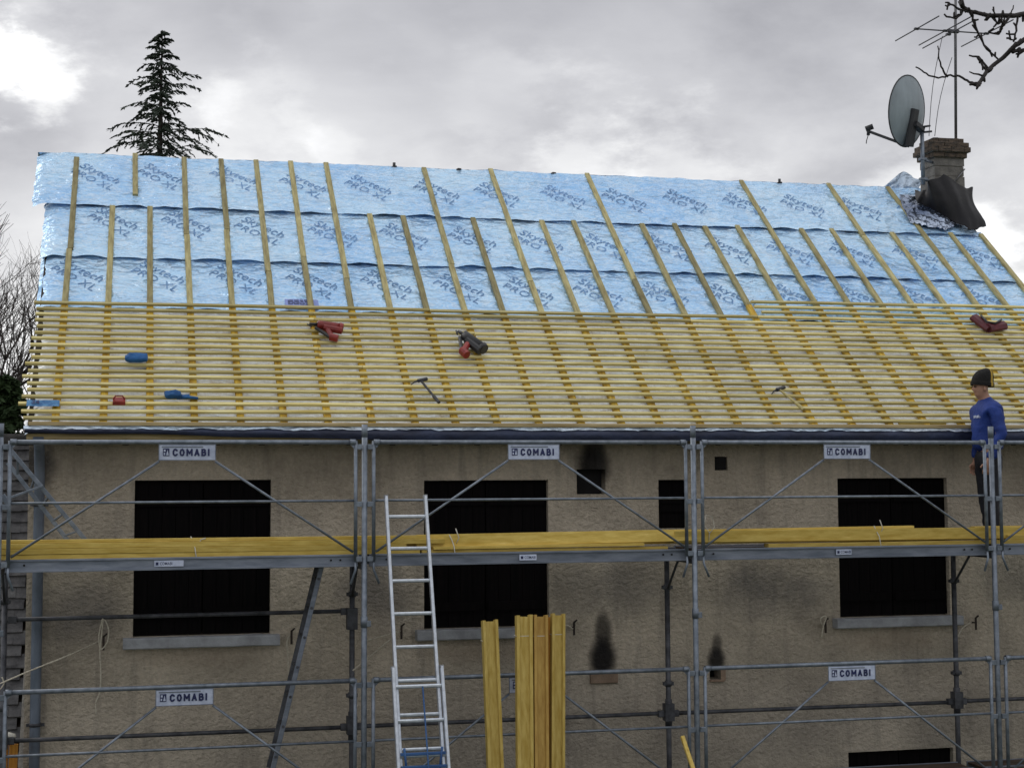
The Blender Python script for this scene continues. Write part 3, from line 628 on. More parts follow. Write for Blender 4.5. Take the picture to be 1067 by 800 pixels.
for i, X in enumerate((-3, 0, 3, 6)):
    for lvl, zt_, zm, zb in ((2, 4.997, 4.497, 4.03), (1, 2.975, 2.468, 1.89)):
        a, b_ = X+.078, X+2.922; y = -.012
        fr = MB(); mid = (a+b_)/2
        fr.tube([(a, y, zt_), (b_, y, zt_)], .0195, 12)
        for e_, sg in ((a, -1), (b_, 1)):
            fr.tube([(e_, y, zt_+.012), (e_, y, zb-.05)], .0165, 10)
            fr.tube([(e_, y, zb-.05), (e_+.0*sg, y-.01, zb-.12), (e_+.045*-sg*-1*-1, y-.02, zb-.24)], .011, 8)
            fr.tube([(e_-sg*.0, y, zt_), (e_-sg*.05, y, zt_-.0)], .026, 10)
            fr.add([(e_, y-.005, zt_-.018), (e_-sg*.05, y-.005, zt_-.018), (e_, y-.005, zt_-.07), (e_, y+.005, zt_-.018), (e_-sg*.05, y+.005, zt_-.018), (e_, y+.005, zt_-.07)], [(0, 1, 2), (3, 5, 4), (1, 4, 5, 2)])
            for z in (zt_-.04, zm-.03, zb-.03):
                fr.bar((e_, y, z), (e_+sg*.055, y+.0, z), .03, .045)
        g_ = fr.build('guardrail_frame', 'galv', SC)
        m1 = MB(); m1.tube([(a, y, zm), (b_, y, zm)], .0115, 10); m1.build('mid_rail', 'galv', g_)
        sw = .23
        br = MB(); br.tube([(mid-sw, y-.0, zt_-.16), (a+.02, y, zb+.03)], .0105, 8); br.tube([(mid+sw, y, zt_-.16), (b_-.02, y, zb+.03)], .0105, 8); br.build('brace', 'galv', g_)
        sg_ = sign(mid, zt_-.022); sg_.build('sign', ['sign_plate', 'navy', 'alu_deck'], g_)
        zd = zb-.0
        dk = MB()
        for ya, yb_ in ((.06, .365), (.385, .69)): dk.box((X+.06, ya+.004, zd-.02), (X+2.94, yb_-.004, zd), 1)
        for yy in (.06, .365, .385, .69):
            dk.bar((X+.05, yy-(.0 if yy in (.06, .385) else .012)+.006, zd-.045), (X+2.95, yy-(.0 if yy in (.06, .385) else .012)+.006, zd-.045), .012, .105, ch=.1)
        dk.bar((X+.05, .05, zd-.002), (X+2.95, .05, zd-.002), .014, .016); dk.bar((X+.05, .05, zd-.09), (X+2.95, .05, zd-.09), .014, .016)
        for xx in (X+.2, X+2.72, X+2.8): dk.tube([(xx, .052, zd-.04), (xx, .046, zd-.04)], .009, 8, 2)
        D_ = dk.build('walkway_deck', ['alu_deck', 'plywood', 'void'], SC)
        if lvl == 2:
            lx = {-3: at(176, 592, .05).x, 0: at(550, 582, .05).x, 3: at(879, 578, .05).x, 6: 7.9}[X]; wd = .24 if X == -3 else .155
            st = MB(); st.box((lx-wd/2, .0425, zd-.068), (lx+wd/2, .0455, zd-.018), 0)
            st.text('COMABI', .034, (lx-wd/2+.045, .0415, zd-.055), (1, 0, 0), (0, 0, 1), .008, 1, sx=.8); st.box((lx-wd/2+.012, .0410, zd-.056), (lx-wd/2+.034, .0424, zd-.032), 1)
            st.build('sticker', ['sign_plate', 'navy'], D_)
    for zz in ((2.465,) if X != -3 else (2.465, 3.49)):
        l = MB(); l.tube([(X+.03, .76, zz), (X+2.97, .76, zz+R(-.006, .006))], .019, 10); l.bar((X+.03, .76, zz), (X+.10, .76, zz), .05, .06); l.bar((X+2.90, .76, zz), (X+2.97, .76, zz), .05, .06); l.build('ledger', 'dull_galv', SC)

# ------------------------------------------------------------------ ladders
Ld = empty('extension_ladder', (.45, -1.2, 0), 'bright aluminium extension ladder leaning against the scaffold walkway', 'ladder')
def lad(z, side, sec):                             # point on a ladder rail
    k = (4.5-z); xl = .176+k*.0155; xr = .519+k*.020
    if sec: xl -= .028; xr += .032
    return Vector((xl if side == 0 else xr, -.075-k*.262-(.045 if sec else 0), z))
for sec, (z0, z1) in enumerate(((1.35, 4.53), (0.0, 3.13))):
    for side in (0, 1):
        q = MB(); q.bar(lad(z0, side, sec), lad(z1, side, sec), .026, .062, hint=(0, 1, .2), ch=.15, segs=2); rl = q.build('stile', 'alu', Ld)
        cp = MB(); cp.bar(lad(z1, side, sec)-Vector((0, 0, .015)), lad(z1, side, sec)+Vector((0, .004, .012)), .03, .066, hint=(0, 1, .2)); cp.build('end_cap', 'sill', rl)
    z = 4.36 if sec == 0 else 2.98; step = .268
    while z > z0+.1:
        q = MB(); a, b_ = lad(z, 0, sec), lad(z, 1, sec); q.bar(a+Vector((.01, 0, 0)), b_-Vector((.01, 0, 0)), .03, .03, ch=.3); q.build('rung', 'alu', Ld); z -= step
q = MB(); c0 = (lad(2.98, 0, 1)+lad(2.98, 1, 1))/2+Vector((.03, -.03, 0)); c1 = (lad(1.0, 0, 1)+lad(1.0, 1, 1))/2+Vector((.03, -.03, 0)); q.tube([c0, c0.lerp(c1, .5)+Vector((.01, .0, 0)), c1], .007, 6); q.build('rope', 'blue_rope', Ld)
q = MB()
for z in (2.46, 2.36): q.bar(lad(z, 0, 1)+Vector((.02, -.02, 0)), lad(z, 1, 1)-Vector((.02, .02, 0)), .03, .022)
for s_ in (.12, .88): a = lad(2.46, 0, 1).lerp(lad(2.46, 1, 1), s_)+Vector((0, -.03, 0)); q.tube([a+Vector((0, 0, .05)), a+Vector((.02*(1 if s_ < .5 else -1), 0, -.13))], .010, 6)
q.build('latch', 'blue_rope', Ld)
IL = empty('hatch_ladder', (-.9, .45, 2.05), 'dull grey ladder climbing inside the scaffold under the left walkway', 'ladder')
a0, a1 = at(335, 590, .30), at(283, 806, .30)
for yy in (.30, .60):
    q = MB(); o_ = Vector((0, yy-.30, 0)); q.bar(a1+o_+(a1-a0)*.0, a0+o_, .042, .025, hint=(0, 1, 0), ch=.15); q.build('stile', 'alu_deck' if yy < .4 else 'dull_galv', IL)
for t_ in [i/7+.06 for i in range(7)]:
    q = MB(); p = a0.lerp(a1, t_); q.tube([p+Vector((0, -.018, 0)), p+Vector((0, .318, 0))], .013, 8); q.build('rung', 'dull_galv', IL)
UL = empty('narrow_ladder', (-2.4, .3, 4.03), 'narrow grey metal ladder leaning on the far left scaffold post', 'ladder')
A0, A1, B0, B1 = at(7, 464, .3), at(92, 566, .3), at(8, 482, .34), at(76, 570, .34)
A1 += (A1-A0)*.12; B1 += (B1-B0)*.08
for p, q_ in ((A0, A1), (B0, B1)): q = MB(); q.bar(p, q_, .02, .035); q.build('stile', 'galv', UL)
for (x0, y0), (x1, y1) in (((49, 462-370), (60, 457-370)),): pass
for p, q_ in (((50, 461), (60, 456)), ((66, 484-0), (80, 476)), ((48, 480), (60, 487)), ((66, 512+42), (80, 547)), ((20, 484), (30, 488)), ((31, 500), (44, 506))):
    pass
for t_ in (.12, .30, .46, .62, .78, .94):
    q = MB(); q.bar(A0.lerp(A1, t_), B0.lerp(B1, t_+.02), .02, .016); q.build('rung', 'galv', UL)
q = MB(); q.bar(at(6, 520, .2), at(45, 506, .25), .03, .02); q.bar(at(2, 516, .15), at(10, 526, .15), .04, .05); q.build('swivel_arm', 'galv', UL)

# ------------------------------------------------------------------ timbers lying on the walkway
def timber(name, a, b_, w_, h_, label, m='yellow_timber', grp='timbers lying on the walkway', twist=0., bow=None, segs=6, hint=(0, 0, 1), cat='timber'):
    q = MB(); q.bar(a, b_, w_, h_, hint=hint, segs=segs, twist=twist, bow=bow, ch=.06); o = q.build(name, m); return tag(o, label, cat, grp)
Z0 = 4.033
timber('timber', (-3.4, .13, Z0+.02), (.50, .13, Z0+.02), .09, .04, 'lowest front timber of the left stack on the walkway, darkest of it', 'yellow_timber')
timber('timber', (-3.5, .115, Z0+.066), (.38, .12, Z0+.062), .075, .045, 'yellow timber second from bottom in the left stack, facing out')
timber('timber', (-3.3, .125, Z0+.112), (.72, .125, Z0+.105), .08, .042, 'yellow timber third from bottom in the left stack')
timber('timber', (-3.45, .15, Z0+.148), (.55, .15, Z0+.142), .09, .026, 'thin pale board lying along the top of the left stack')
timber('timber', (-3.2, .235, Z0+.022), (.70, .235, Z0+.022), .09, .044, 'rear timber at the bottom of the left stack, behind the front ones')
timber('timber', (-3.3, .235, Z0+.07), (.60, .235, Z0+.07), .085, .045, 'rear timber in the middle of the left stack, behind the front ones')
timber('timber', (-3.1, .245, Z0+.118), (.66, .245, Z0+.116), .08, .045, 'rear timber at the top of the left stack, behind the front ones')
timber('timber', (.52, .16, Z0+.015), (2.78, .15, Z0+.015), .12, .024, 'thin pale board lying flat below the twisted plank in the middle bay')
timber('timber', (.48, .145, Z0+.105), (3.02, .125, Z0+.122), .03, .11, 'wide twisted plank on edge rising to the right in the middle bay', twist=.35, bow=(0, 0, .0))
timber('timber', (.42, .215, Z0+.09), (3.05, .20, Z0+.11), .03, .12, 'wide plank on edge behind the twisted one in the middle bay', twist=-.08)
timber('timber', (.62, .11, Z0+.045), (2.55, .10, Z0+.05), .05, .026, 'slender batten lying along the foot of the twisted plank')
timber('timber', (2.85, .12, Z0+.112), (6.72, .125, Z0+.105), .03, .105, 'broad yellow plank on edge facing out in the right bay')
timber('timber', (2.92, .175, Z0+.10), (6.85, .18, Z0+.10), .05, .115, 'yellow plank on edge right behind the broad one in the right bay')
timber('timber', (3.75, .13, Z0+.02), (7.4, .13, Z0+.022), .11, .035, 'pale board lying flat at the bottom of the right bay pile')
timber('timber', (2.7, .24, Z0+.155), (5.28, .22, Z0+.17), .06, .022, 'thin board slanting on top of the right bay pile, tied with white strap')
timber('timber', (5.9, .20, Z0+.15), (9.0, .22, Z0+.15), .08, .035, 'yellow board behind the worker continuing past the right end post')
timber('timber', (6.2, .11, Z0+.06), (9.1, .13, Z0+.06), .06, .05, 'yellow timber in the far right bay beyond the worker')
# ties of white plastic strap
for n_, (x, y, lb) in enumerate(((203, 560, 'white strap ends sticking up from the left timber stack'), (472, 558, 'white strap around the middle planks on the walkway'), (738, 550, 'looped white strap standing up beside the scaffold post'), (914, 548, 'white strap ends curling up before the right shutter'))):
    p = at(x, y+8, .12); q = MB()
    if n_ == 2:
        q.tube([p+Vector((.0, 0, -.1)), p+Vector((-.0, -.03, .03)), p+Vector((-.05, -.03, .10)), p+Vector((-.03, -.03, .19)), p+Vector((.03, -.03, .17)), p+Vector((.05, -.03, .08)), p+Vector((.0, -.03, .02))], .004, 5)
    else:
        q.tube([p+Vector((.02, -.045, -.16)), p+Vector((.0, -.04, -.02)), p+Vector((-.01, 0, .03)), p+Vector((-.035, -.01, .075))], .005, 5)
        q.tube([p+Vector((.03, 0, .0)), p+Vector((.05, -.02, .05)), p+Vector((.09 if n_ == 0 else .02, -.02, .06 if n_ == 0 else .13))], .005, 5)
    tag(q.build('strap', 'white_strap'), lb, 'strap')

# ------------------------------------------------------------------ timbers standing upright in front
def upright(x0, x1, ytop, m, lab, yd=-.36, notch=True, w_=None, xb=None, g=True):
    a = at(x0, ytop, yd); b_ = at(x1, ytop, yd); X = (a.x+b_.x)/2; wd = b_.x-a.x; zt_ = a.z; foot = at((x0+x1)/2+(xb or 0), 800, yd-.2); dirn = (foot-Vector((X, yd, zt_)))
    ft = Vector((X, yd, zt_))+dirn*(zt_/(-dirn.z)); 
    r_ = empty('upright_timber', ft, lab, 'timber', 'timbers standing upright in front of the scaffold' if g else None)
    q = MB(); top = Vector((X, yd, zt_)); u = (top-ft).normalized()
    # an I shaped formwork beam: web with two flanges
    if w_: q.bar(ft, top, w_, .05, hint=(0, 1, 0), segs=2); q.build('board', m, r_); return
    q.bar(ft, top-u*.012, wd*.62, .028, hint=(0, 1, 0), segs=2, ch=.05)
    for sx_ in (-1, 1):
        o_ = Vector((sx_*wd*.40, 0, 0)); q.bar(ft+o_, top+o_+u*R(-.004, .004), wd*.2, .075, hint=(0, 1, 0), segs=2, ch=.1)
    q.build('beam', m, r_)
    st = MB(); p = top-u*.175; st.box((p.x-wd*.52, yd-.042, p.z), (p.x+wd*.52, yd+.04, p.z+.006)); st.build('strap', 'white_strap', r_)
upright(502, 518, 646, 'upright_timber', 'single pale yellow timber standing apart, leftmost of the upright ones', xb=6)
upright(537.5, 554, 641, 'upright_timber', 'yellow timber standing at the left of the upright cluster', xb=1)
upright(555.5, 570, 641, 'brown_timber', 'browner dull timber standing in the middle of the upright cluster', xb=1)
upright(570.5, 574, 643, 'orange_timber', 'thin reddish edge of a board between the upright timbers', yd=-.30, w_=.035, xb=1)
upright(574.5, 588, 639.5, 'upright_timber', 'brightest yellow timber at the right of the upright cluster', xb=-.5)
p = at(711, 767, -.3); f_ = at(722, 800, -.5); q = MB(); dd = (f_-p); q.bar(p+dd*(p.z/(-dd.z)), p, .035, .03, hint=(0, 1, 0)); tag(q.build('stick', 'upright_timber'), 'short yellow batten end poking up left of the third scaffold post', 'batten')
for x0, x1, lb in ((0, 9, 'orange board standing at the far lower left, outer one'), (10, 19, 'orange board standing at the far lower left beside the grey wall edge')):
    a = at(x0, 775, .95); b_ = at(x1, 775, .95); q = MB(); X = (a.x+b_.x)/2; q.bar((X-.05, .9, 0), (X, .95, a.z), b_.x-a.x, .045, hint=(0, 1, 0)); tag(q.build('leaning_board', 'orange_timber'), lb, 'board', 'orange boards at the lower left')
p = at(7, 767, .9); q = MB()
q.grid(lambda u, v: p+Vector((math.cos(u*2*PI)*.055*math.sin(v*PI)*1.4, -math.sin(u*2*PI)*.05*math.sin(v*PI), .035*math.cos(v*PI)+.012*nz(u*5, v*4))), 14, 8)
tag(q.build('cloth', 'white_strap'), 'small white rag lying on top of the orange boards', 'rag')

# ------------------------------------------------------------------ ropes
def rope(pts, lb, Y=.7, r_=.0065, m='rope'):
    q = MB(); P = [at(x, y, Y if len(t_) == 0 else t_[0]) for x, y, *t_ in pts]; Q = []
    for i in range(len(P)-1):
        for k in range(4): 
            t_ = k/4; a = P[max(0, i-1)]; b_ = P[i]; c_ = P[i+1]; d_ = P[min(len(P)-1, i+2)]
            Q.append(.5*((2*b_)+(c_-a)*t_+(2*a-5*b_+4*c_-d_)*t_*t_+(3*b_-a-3*c_+d_)*t_**3))
    Q.append(P[-1]); q.tube(Q, r_, 6); tag(q.build('rope', m), lb, 'rope')
rope([(107, 644), (103, 662), (105, 676), (112, 668), (113, 655), (108, 645), (106, 660), (104, 680), (105, 700), (104, 720), (100, 732), (100, 744)], 'white rope looped over the inner rail and hanging down by the left sill')
rope([(0, 712, .3), (30, 699, .4), (70, 683, .6), (103, 668, 1.08)], 'white rope stretched from the left edge up to the wall hook')
rope([(303, 661, 1.1), (299, 668, 1.08), (300, 685, 1.08), (301, 705, 1.08)], 'cream rope hanging from the shutter catch beside the inner ladder')
rope([(0, 718, .5), (4, 712, .5), (2, 705, .5)], 'short white rope end at the far left edge') 
rope([(378, 668, .75), (400, 662, .9), (417, 657, 1.08)], 'thin cord running level from the second post to the wall catch')
rope([(368, 698, .4), (385, 684, .7), (417, 657, 1.08)], 'thin cord running steeply from the rail to the wall catch')
rope([(857, 652, 1.08), (855, 644, 1.06), (861, 642, 1.06), (858, 652, 1.06), (856, 664, 1.07)], 'short rope end hanging left of the right window sill')
rope([(1012, 648, 1.08), (1003, 654, 1.0), (997, 665, .8)], 'cord running from the catch to the inner post by the right sill')
rope([(582, 655, 1.1), (590, 651, 1.05), (597, 655, 1.05)], 'short pale rope end just right of the upright timbers')

# ------------------------------------------------------------------ tools on the roof
def place(x, y, h=.036, rz=0.):
    X, S = rf(x, y); o = RP(X, S, h); a = math.cos(rz); b = math.sin(rz)
    U = Vector((1, 0, 0)); return o, U*a+SD*b, SD*a-U*b, RN
def nailer(name, x, y, rz, lab, mb, md, k=1.):
    o, U, V, N_ = place(x, y, .04, rz); T = empty(name, o, lab, 'nail gun')
    P = lambda a, b, c: o+U*a*k+V*b*k+N_*c*k
    q = MB(); q.tube([P(-.12, .03, .05), P(-.07, .035, .05), P(.10, .04, .05)], .046*k, 12); q.tube([P(.10, .04, .05), P(.135, .04, .05)], .055*k, 12, r2=.045*k); q.bar(P(-.05, .0, .05), P(.13, -.005, .05), .06*k, .07*k, hint=N_, ch=.3); q.build('housing', mb, T)
    q = MB(); q.bar(P(-.02, -.0, .05), P(.05, -.13, .045), .05*k, .045*k, hint=N_, ch=.3, segs=2); q.bar(P(.03, -.13, .045), P(.11, -.14, .045), .06*k, .07*k, hint=N_, ch=.25); q.build('handle', mb if mb != 'black_tool' else 'red_tool', T)
    q = MB(); q.bar(P(-.13, -.01, .04), P(.06, -.15, .035), .028*k, .03*k, hint=N_, ch=.2); q.build('magazine', md, T)
    q = MB(); q.tube([P(-.12, .035, .05), P(-.20, .035, .045)], .02*k, 8, r2=.012*k); q.tube([P(-.17, .0, .04), P(-.22, .03, .04)], .008*k, 6); q.build('nose', 'black_tool', T)
nailer('nail_gun', 342, 350, -.25, 'red nail gun lying on the laths, left of the others', 'red_tool', 'black_tool', 1.0)
nailer('nail_gun', 489, 366, -1.0, 'black nail gun with red end lying on the laths near the middle', 'black_tool', 'black_tool', 1.15)
o, U, V, N_ = place(1027, 346, .04, -.5); T = empty('tool_belt', o, 'maroon tool pouch folded on the laths above the worker', 'tool pouch')
P = lambda a, b, c: o+U*a+V*b+N_*c
q = MB(); q.bar(P(-.17, .09, .05), P(.02, -.06, .04), .12, .07, hint=N_, ch=.35, segs=3); q.build('pouch', 'maroon_tool', T)
q = MB(); q.bar(P(.0, -.06, .05), P(.17, .10, .05), .12, .09, hint=N_, ch=.35, segs=3); q.build('pouch', 'maroon_tool', T)
q = MB(); q.tube([P(-.1, .1, .09), P(-.03, -.02, .10), P(.06, -.02, .11), P(.12, .1, .11)], .012, 6); q.build('strap', 'black_tool', T)
def hammer(x, y, rz, L_, lab, head='steel', hm='black_tool', k=1.):
    o, U, V, N_ = place(x, y, .042, rz); T = empty('hammer', o, lab, 'hammer')
    P = lambda a, b, c: o+U*a*k+V*b*k+N_*c*k
    q = MB(); q.bar(P(0, -L_/2, .0), P(0, L_/2-.02, .0), .022*k, .016*k, hint=N_, ch=.3); q.bar(P(0, -L_/2, .0), P(0, -L_/2+.11, .0), .032*k, .024*k, hint=N_, ch=.3); q.build('handle', hm, T)
    q = MB(); q.bar(P(-.03, L_/2-.01, .0), P(.07, L_/2-.01, .0), .03*k, .03*k, hint=N_, ch=.2); q.tube([P(-.03, L_/2-.01, .0), P(-.07, L_/2-.015, .0), P(-.12, L_/2-.04, .0)], .011*k, 8, r2=.004*k); q.build('head', head, T)
hammer(447, 411, .35, .38, 'slim black hammer lying on the laths below the black nail gun', 'black_tool')
hammer(823, 419, .42, .34, 'roofer hammer with dark head lying near the worker, above the eave', 'black_tool', 'new_lath', 1.1)
def pad(x, y, w_, d_, h_, rz, lab, m, name='cushion', cat='cushion', seed=0.):
    o, U, V, N_ = place(x, y, .036, rz); q = MB()
    def fn(u, v):
        a = u*2*PI; b = (v-.5)*PI; sp = lambda t, e: math.copysign(abs(t)**e, t)
        cx_ = sp(math.cos(a), .5)*sp(math.cos(b), .6); cy_ = sp(math.sin(a), .5)*sp(math.cos(b), .6); cz_ = sp(math.sin(b), .7)
        kx = 1+.22*nz(cx_*2+seed, cy_*2, 1.)
        return o+U*(cx_*w_*kx)+V*(cy_*d_*kx)+N_*(h_*(1+cz_)*(1+.3*nz(cx_*3+seed, cy_*2, 4.)))
    q.grid(fn, 24, 10); return tag(q.build(name, m), lab, cat)
pad(142, 379, .105, .05, .032, 0, 'rounded blue sponge pad on the laths, higher of the two blue ones', 'blue_cloth', 'pad', 'pad', 2.)
pad(180, 417, .075, .04, .03, .1, 'blue glove lying on the laths, lower right of the blue pad', 'blue_cloth', 'glove', 'glove', 5.)
G = bpy.data.objects[-1] if False else None
o, U, V, N_ = place(190, 418, .04, -.05); q = MB(); q.tube([o-U*.05, o+U*.05+N_*.01, o+U*.14], .018, 8, r2=.012); q.tube([o-U*.03+V*.02, o+U*.06+V*.035], .014, 8); tag(q.build('glove_cuff', 'blue_cloth'), 'flat blue cloth strip stretching right from the blue glove', 'cloth')
q = MB(); o, U, V, N_ = place(45, 424, .038, 0)
q.grid(lambda u, v: o+U*(-.14+.28*u)+V*(-.045+.09*v)+N_*(.006+.008*nz(u*4, v*3)), 12, 5)
q.text('34', .07, o-U*.10-V*.02+N_*.017, U, V, .02, 1)
tag(q.build('package', ['glove_blue', 'navy']), 'light blue packet lying at the lower left corner of the laths', 'packet')
o, U, V, N_ = place(124, 423, .036, 0); T = empty('nail_box', o, 'small red box of nails on the lowest left laths', 'box')
q = MB(); q.bar(o-U*.055+N_*.02, o+U*.055+N_*.02, .07, .045, hint=N_, ch=.1); q.build('tray', 'red_tool', T)
q = MB(); q.tube([o-U*.05+N_*.04, o-U*.03+N_*.08, o+U*.03+N_*.08, o+U*.05+N_*.04], .007, 6); q.build('carry_handle', 'red_tool', T)
X, S = rf(962, 441); q = MB(); q.bar(RP(X-.27, S, .0), RP(X+.25, S+.004, .0), .03, .022, hint=RN); tag(q.build('offcut', 'yellow_timber'), 'short loose lath offcut lying on the eave film left of the worker', 'offcut')

# ------------------------------------------------------------------ worker
def skin_mesh(name, verts, edges, m, parent, sub=2, root=0):
    me = bpy.data.meshes.new(name); me.from_pydata([v[0] for v in verts], edges, [])
    o = bpy.data.objects.new(name, me); col.objects.link(o)
    md = o.modifiers.new('s', 'SKIN'); md.use_smooth_shade = True
    for i, v in enumerate(verts):
        sv = me.skin_vertices[0].data[i]; r_ = v[1]; sv.radius = (r_, r_) if not isinstance(r_, tuple) else r_; sv.use_root = (i == root)
    ms = o.modifiers.new('u', 'SUBSURF'); ms.levels = sub; ms.render_levels = sub
    dg = bpy.context.evaluated_depsgraph_get(); dg.update()
    me2 = bpy.data.meshes.new_from_object(o.evaluated_get(dg)); bpy.data.objects.remove(o); me2.name = name
    me2.materials.clear(); me2.materials.append(M[m]); me2.polygons.foreach_set('use_smooth', [True]*len(me2.polygons))
    o = bpy.data.objects.new(name, me2); col.objects.link(o); o.parent = parent; return o
wf = Vector((6.245, .46, 4.035))
WK = empty('person', wf, 'worker in blue jacket and black beanie standing on the walkway, head bowed', 'person')
WK.rotation_euler = (0, 0, math.radians(172)); WK.scale = (.955, .955, .955)   # local +x is forward
V3 = Vector
LF, RF = .09, -.09
body = [(V3((0, 0, .92)), (.12, .15)), (V3((0, 0, 1.08)), (.105, .135)), (V3((.0, 0, 1.26)), (.12, .16)), (V3((.0, 0, 1.38)), (.08, .12)), (V3((.015, 0, 1.44)), .062), (V3((.038, 0, 1.49)), .064), (V3((.062, 0, 1.55)), (.086, .076)), (V3((.06, 0, 1.625)), (.092, .080)), (V3((.05, 0, 1.68)), (.055, .055)),
        (V3((.005, .185, 1.37)), .056), (V3((-.03, .235, 1.10)), .043), (V3((.06, .225, .88)), .033), (V3((.09, .215, .83)), .028),
        (V3((.005, -.185, 1.37)), .056), (V3((-.02, -.235, 1.10)), .043), (V3((.03, -.225, .88)), .033), (V3((.05, -.215, .83)), .028),
        (V3((.0, LF, .82)), .088), (V3((.03, LF+.01, .47)), .056), (V3((.0, LF+.02, .10)), .042), (V3((-.02, LF+.02, .04)), .04), (V3((.12, LF+.03, .03)), .032),
        (V3((.0, RF, .82)), .088), (V3((-.0, RF-.01, .47)), .056), (V3((-.05, RF-.02, .10)), .042), (V3((-.07, RF-.02, .04)), .04), (V3((.07, RF-.03, .03)), .032)]
be = [(0, 1), (1, 2), (2, 3), (3, 4), (4, 5), (5, 6), (6, 7), (7, 8), (3, 9), (9, 10), (10, 11), (11, 12), (3, 13), (13, 14), (14, 15), (15, 16), (0, 17), (17, 18), (18, 19), (19, 20), (20, 21), (0, 22), (22, 23), (23, 24), (24, 25), (25, 26)]
n0 = len(body)
# hands: palm then fingers curled slightly, thumb from the side
for base_i, p0, sgn in ((12, V3((.09, .215, .83)), 1), (16, V3((.05, -.215, .83)), -1)):
    palm = p0+V3((.025, -.005*sgn, -.055)); body.append((palm, (.018, .034))); ip = len(body)-1; be.append((base_i, ip))
    for j, L_ in enumerate((.062, .072, .068, .052)):
        off = (j-1.5)*.019; a = palm+V3((.0+off, .008*sgn, -.03)); b = a+V3((.006, -.004*sgn, -L_*.5)); c_ = b+V3((-.004, -.022*sgn, -L_*.42))
        body += [(a, .0095), (b, .0085), (c_, .007)]; k = len(body); be += [(ip, k-3), (k-3, k-2), (k-2, k-1)]
    a = palm+V3((.035, -.012*sgn, .012)); b = a+V3((.016, -.012*sgn, -.03)); body += [(a, .011), (b, .0085)]; k = len(body); be += [(ip, k-2), (k-2, k-1)]
bo_ = skin_mesh('body', body, be, 'skin', WK, 2)
# facial relief: pull nose, brow and chin out of the head surface
for v in bo_.data.vertices:
    p = v.co
    if p.z > 1.48 and p.x > .07:
        def gs(cy, cz, sy, sz): return math.exp(-((p.y-cy)/sy)**2-((p.z-cz)/sz)**2)
        p.x += .034*gs(0, 1.568, .018, .022)+.010*gs(0, 1.615, .05, .012)-.010*gs(.03, 1.592, .016, .012)-.010*gs(-.03, 1.592, .016, .012)+.014*gs(0, 1.532, .024, .009)+.020*gs(0, 1.500, .028, .016)
def blob(name, c, r_, m, parent, n=10, sh=None):
    q = MB(); q.grid(lambda u, v: V3((math.cos(u*2*PI)*math.sin(v*PI)*r_[0], math.sin(u*2*PI)*math.sin(v*PI)*r_[1], math.cos(v*PI)*r_[2]))+V3(c), n*2, n)
    o = q.build(name, m, origin=(0, 0, 0)); o.parent = parent; return o
for s_ in (-1, 1):
    blob('ear', (.05, .085*s_, 1.57), (.018, .010, .030), 'skin', bo_, 6)
    blob('eye', (.136, .030*s_, 1.592), (.009, .012, .008), 'beanie', bo_, 5)
blob('mouth', (.152, 0, 1.522), (.006, .022, .004), 'red_tool', bo_, 5)
jk = [(V3((0, 0, .90)), (.175, .195)), (V3((0, 0, 1.06)), (.165, .185)), (V3((.0, 0, 1.24)), (.165, .195)), (V3((.0, 0, 1.37)), (.105, .15)), (V3((.008, 0, 1.45)), .082), (V3((.018, 0, 1.49)), .076),
      (V3((.0, .195, 1.355)), .078), (V3((-.04, .255, 1.10)), .064), (V3((.05, .235, .895)), .056), (V3((.085, .222, .835)), .048),
      (V3((.0, -.195, 1.355)), .078), (V3((-.03, -.255, 1.10)), .064), (V3((.03, -.235, .895)), .054), (V3((.045, -.228, .845)), .048)]
je = [(0, 1), (1, 2), (2, 3), (3, 4), (4, 5), (3, 6), (6, 7), (7, 8), (8, 9), (3, 10), (10, 11), (11, 12), (12, 13)]
jo = skin_mesh('jacket', jk, je, 'jacket', WK, 2)
for v in jo.data.vertices: v.co += v.co.normalized()*0+V3((nz(v.co.x*9, v.co.y*9, v.co.z*14), nz(v.co.x*9+5, v.co.y*9, v.co.z*14), 0))*.022
tr = [(V3((0, 0, .90)), (.135, .165)), (V3((.0, LF, .80)), .115), (V3((.03, LF+.015, .47)), .080), (V3((-.0, LF+.02, .12)), .068), (V3((-.01, LF+.02, .05)), .070), (V3((.0, RF, .80)), .115), (V3((-.0, RF-.015, .47)), .080), (V3((-.05, RF-.02, .12)), .068), (V3((-.06, RF-.02, .05)), .070), (V3((0, 0, .98)), (.13, .16))]
to = skin_mesh('trousers', tr, [(0, 1), (1, 2), (2, 3), (3, 4), (0, 5), (5, 6), (6, 7), (7, 8), (0, 9)], 'trousers', WK, 2)
for v in to.data.vertices: v.co += V3((nz(v.co.x*9, v.co.y*9, v.co.z*16), nz(v.co.x*9+5, v.co.y*9, v.co.z*16), 0))*.012
for dx, dy in ((.0, LF+.02), (-.05, RF-.02)):
    q = MB(); q.grid(lambda u, v: V3((dx+.05+math.cos(u*2*PI)*.145*math.sin(v*PI)**.5, dy+math.sin(u*2*PI)*.052*math.sin(v*PI)**.5, .045+.048*math.cos(v*PI)-(.02*max(0, math.cos(u*2*PI))*max(0, math.cos(v*PI))))), 20, 8)
    o = q.build('shoe', 'shoe', origin=(0, 0, 0)); o.parent = WK
q = MB()
def hat(u, v):
    a = u*2*PI; t_ = v; z = 1.60+.185*t_; rr = (1-t_**3.2)**.5
    fold = .008 if t_ < .2 else 0
    x = math.cos(a)*(.113+fold)*rr; y = math.sin(a)*(.100+fold)*rr
    return V3((.042+x-.045*t_*t_, y, z+(.0 if t_ > .15 else 0)+.022*(-math.cos(a))*-1*(1-t_)*.5+.004*nz(x*30, y*30, z*30)))
q.grid(hat, 40, 22)
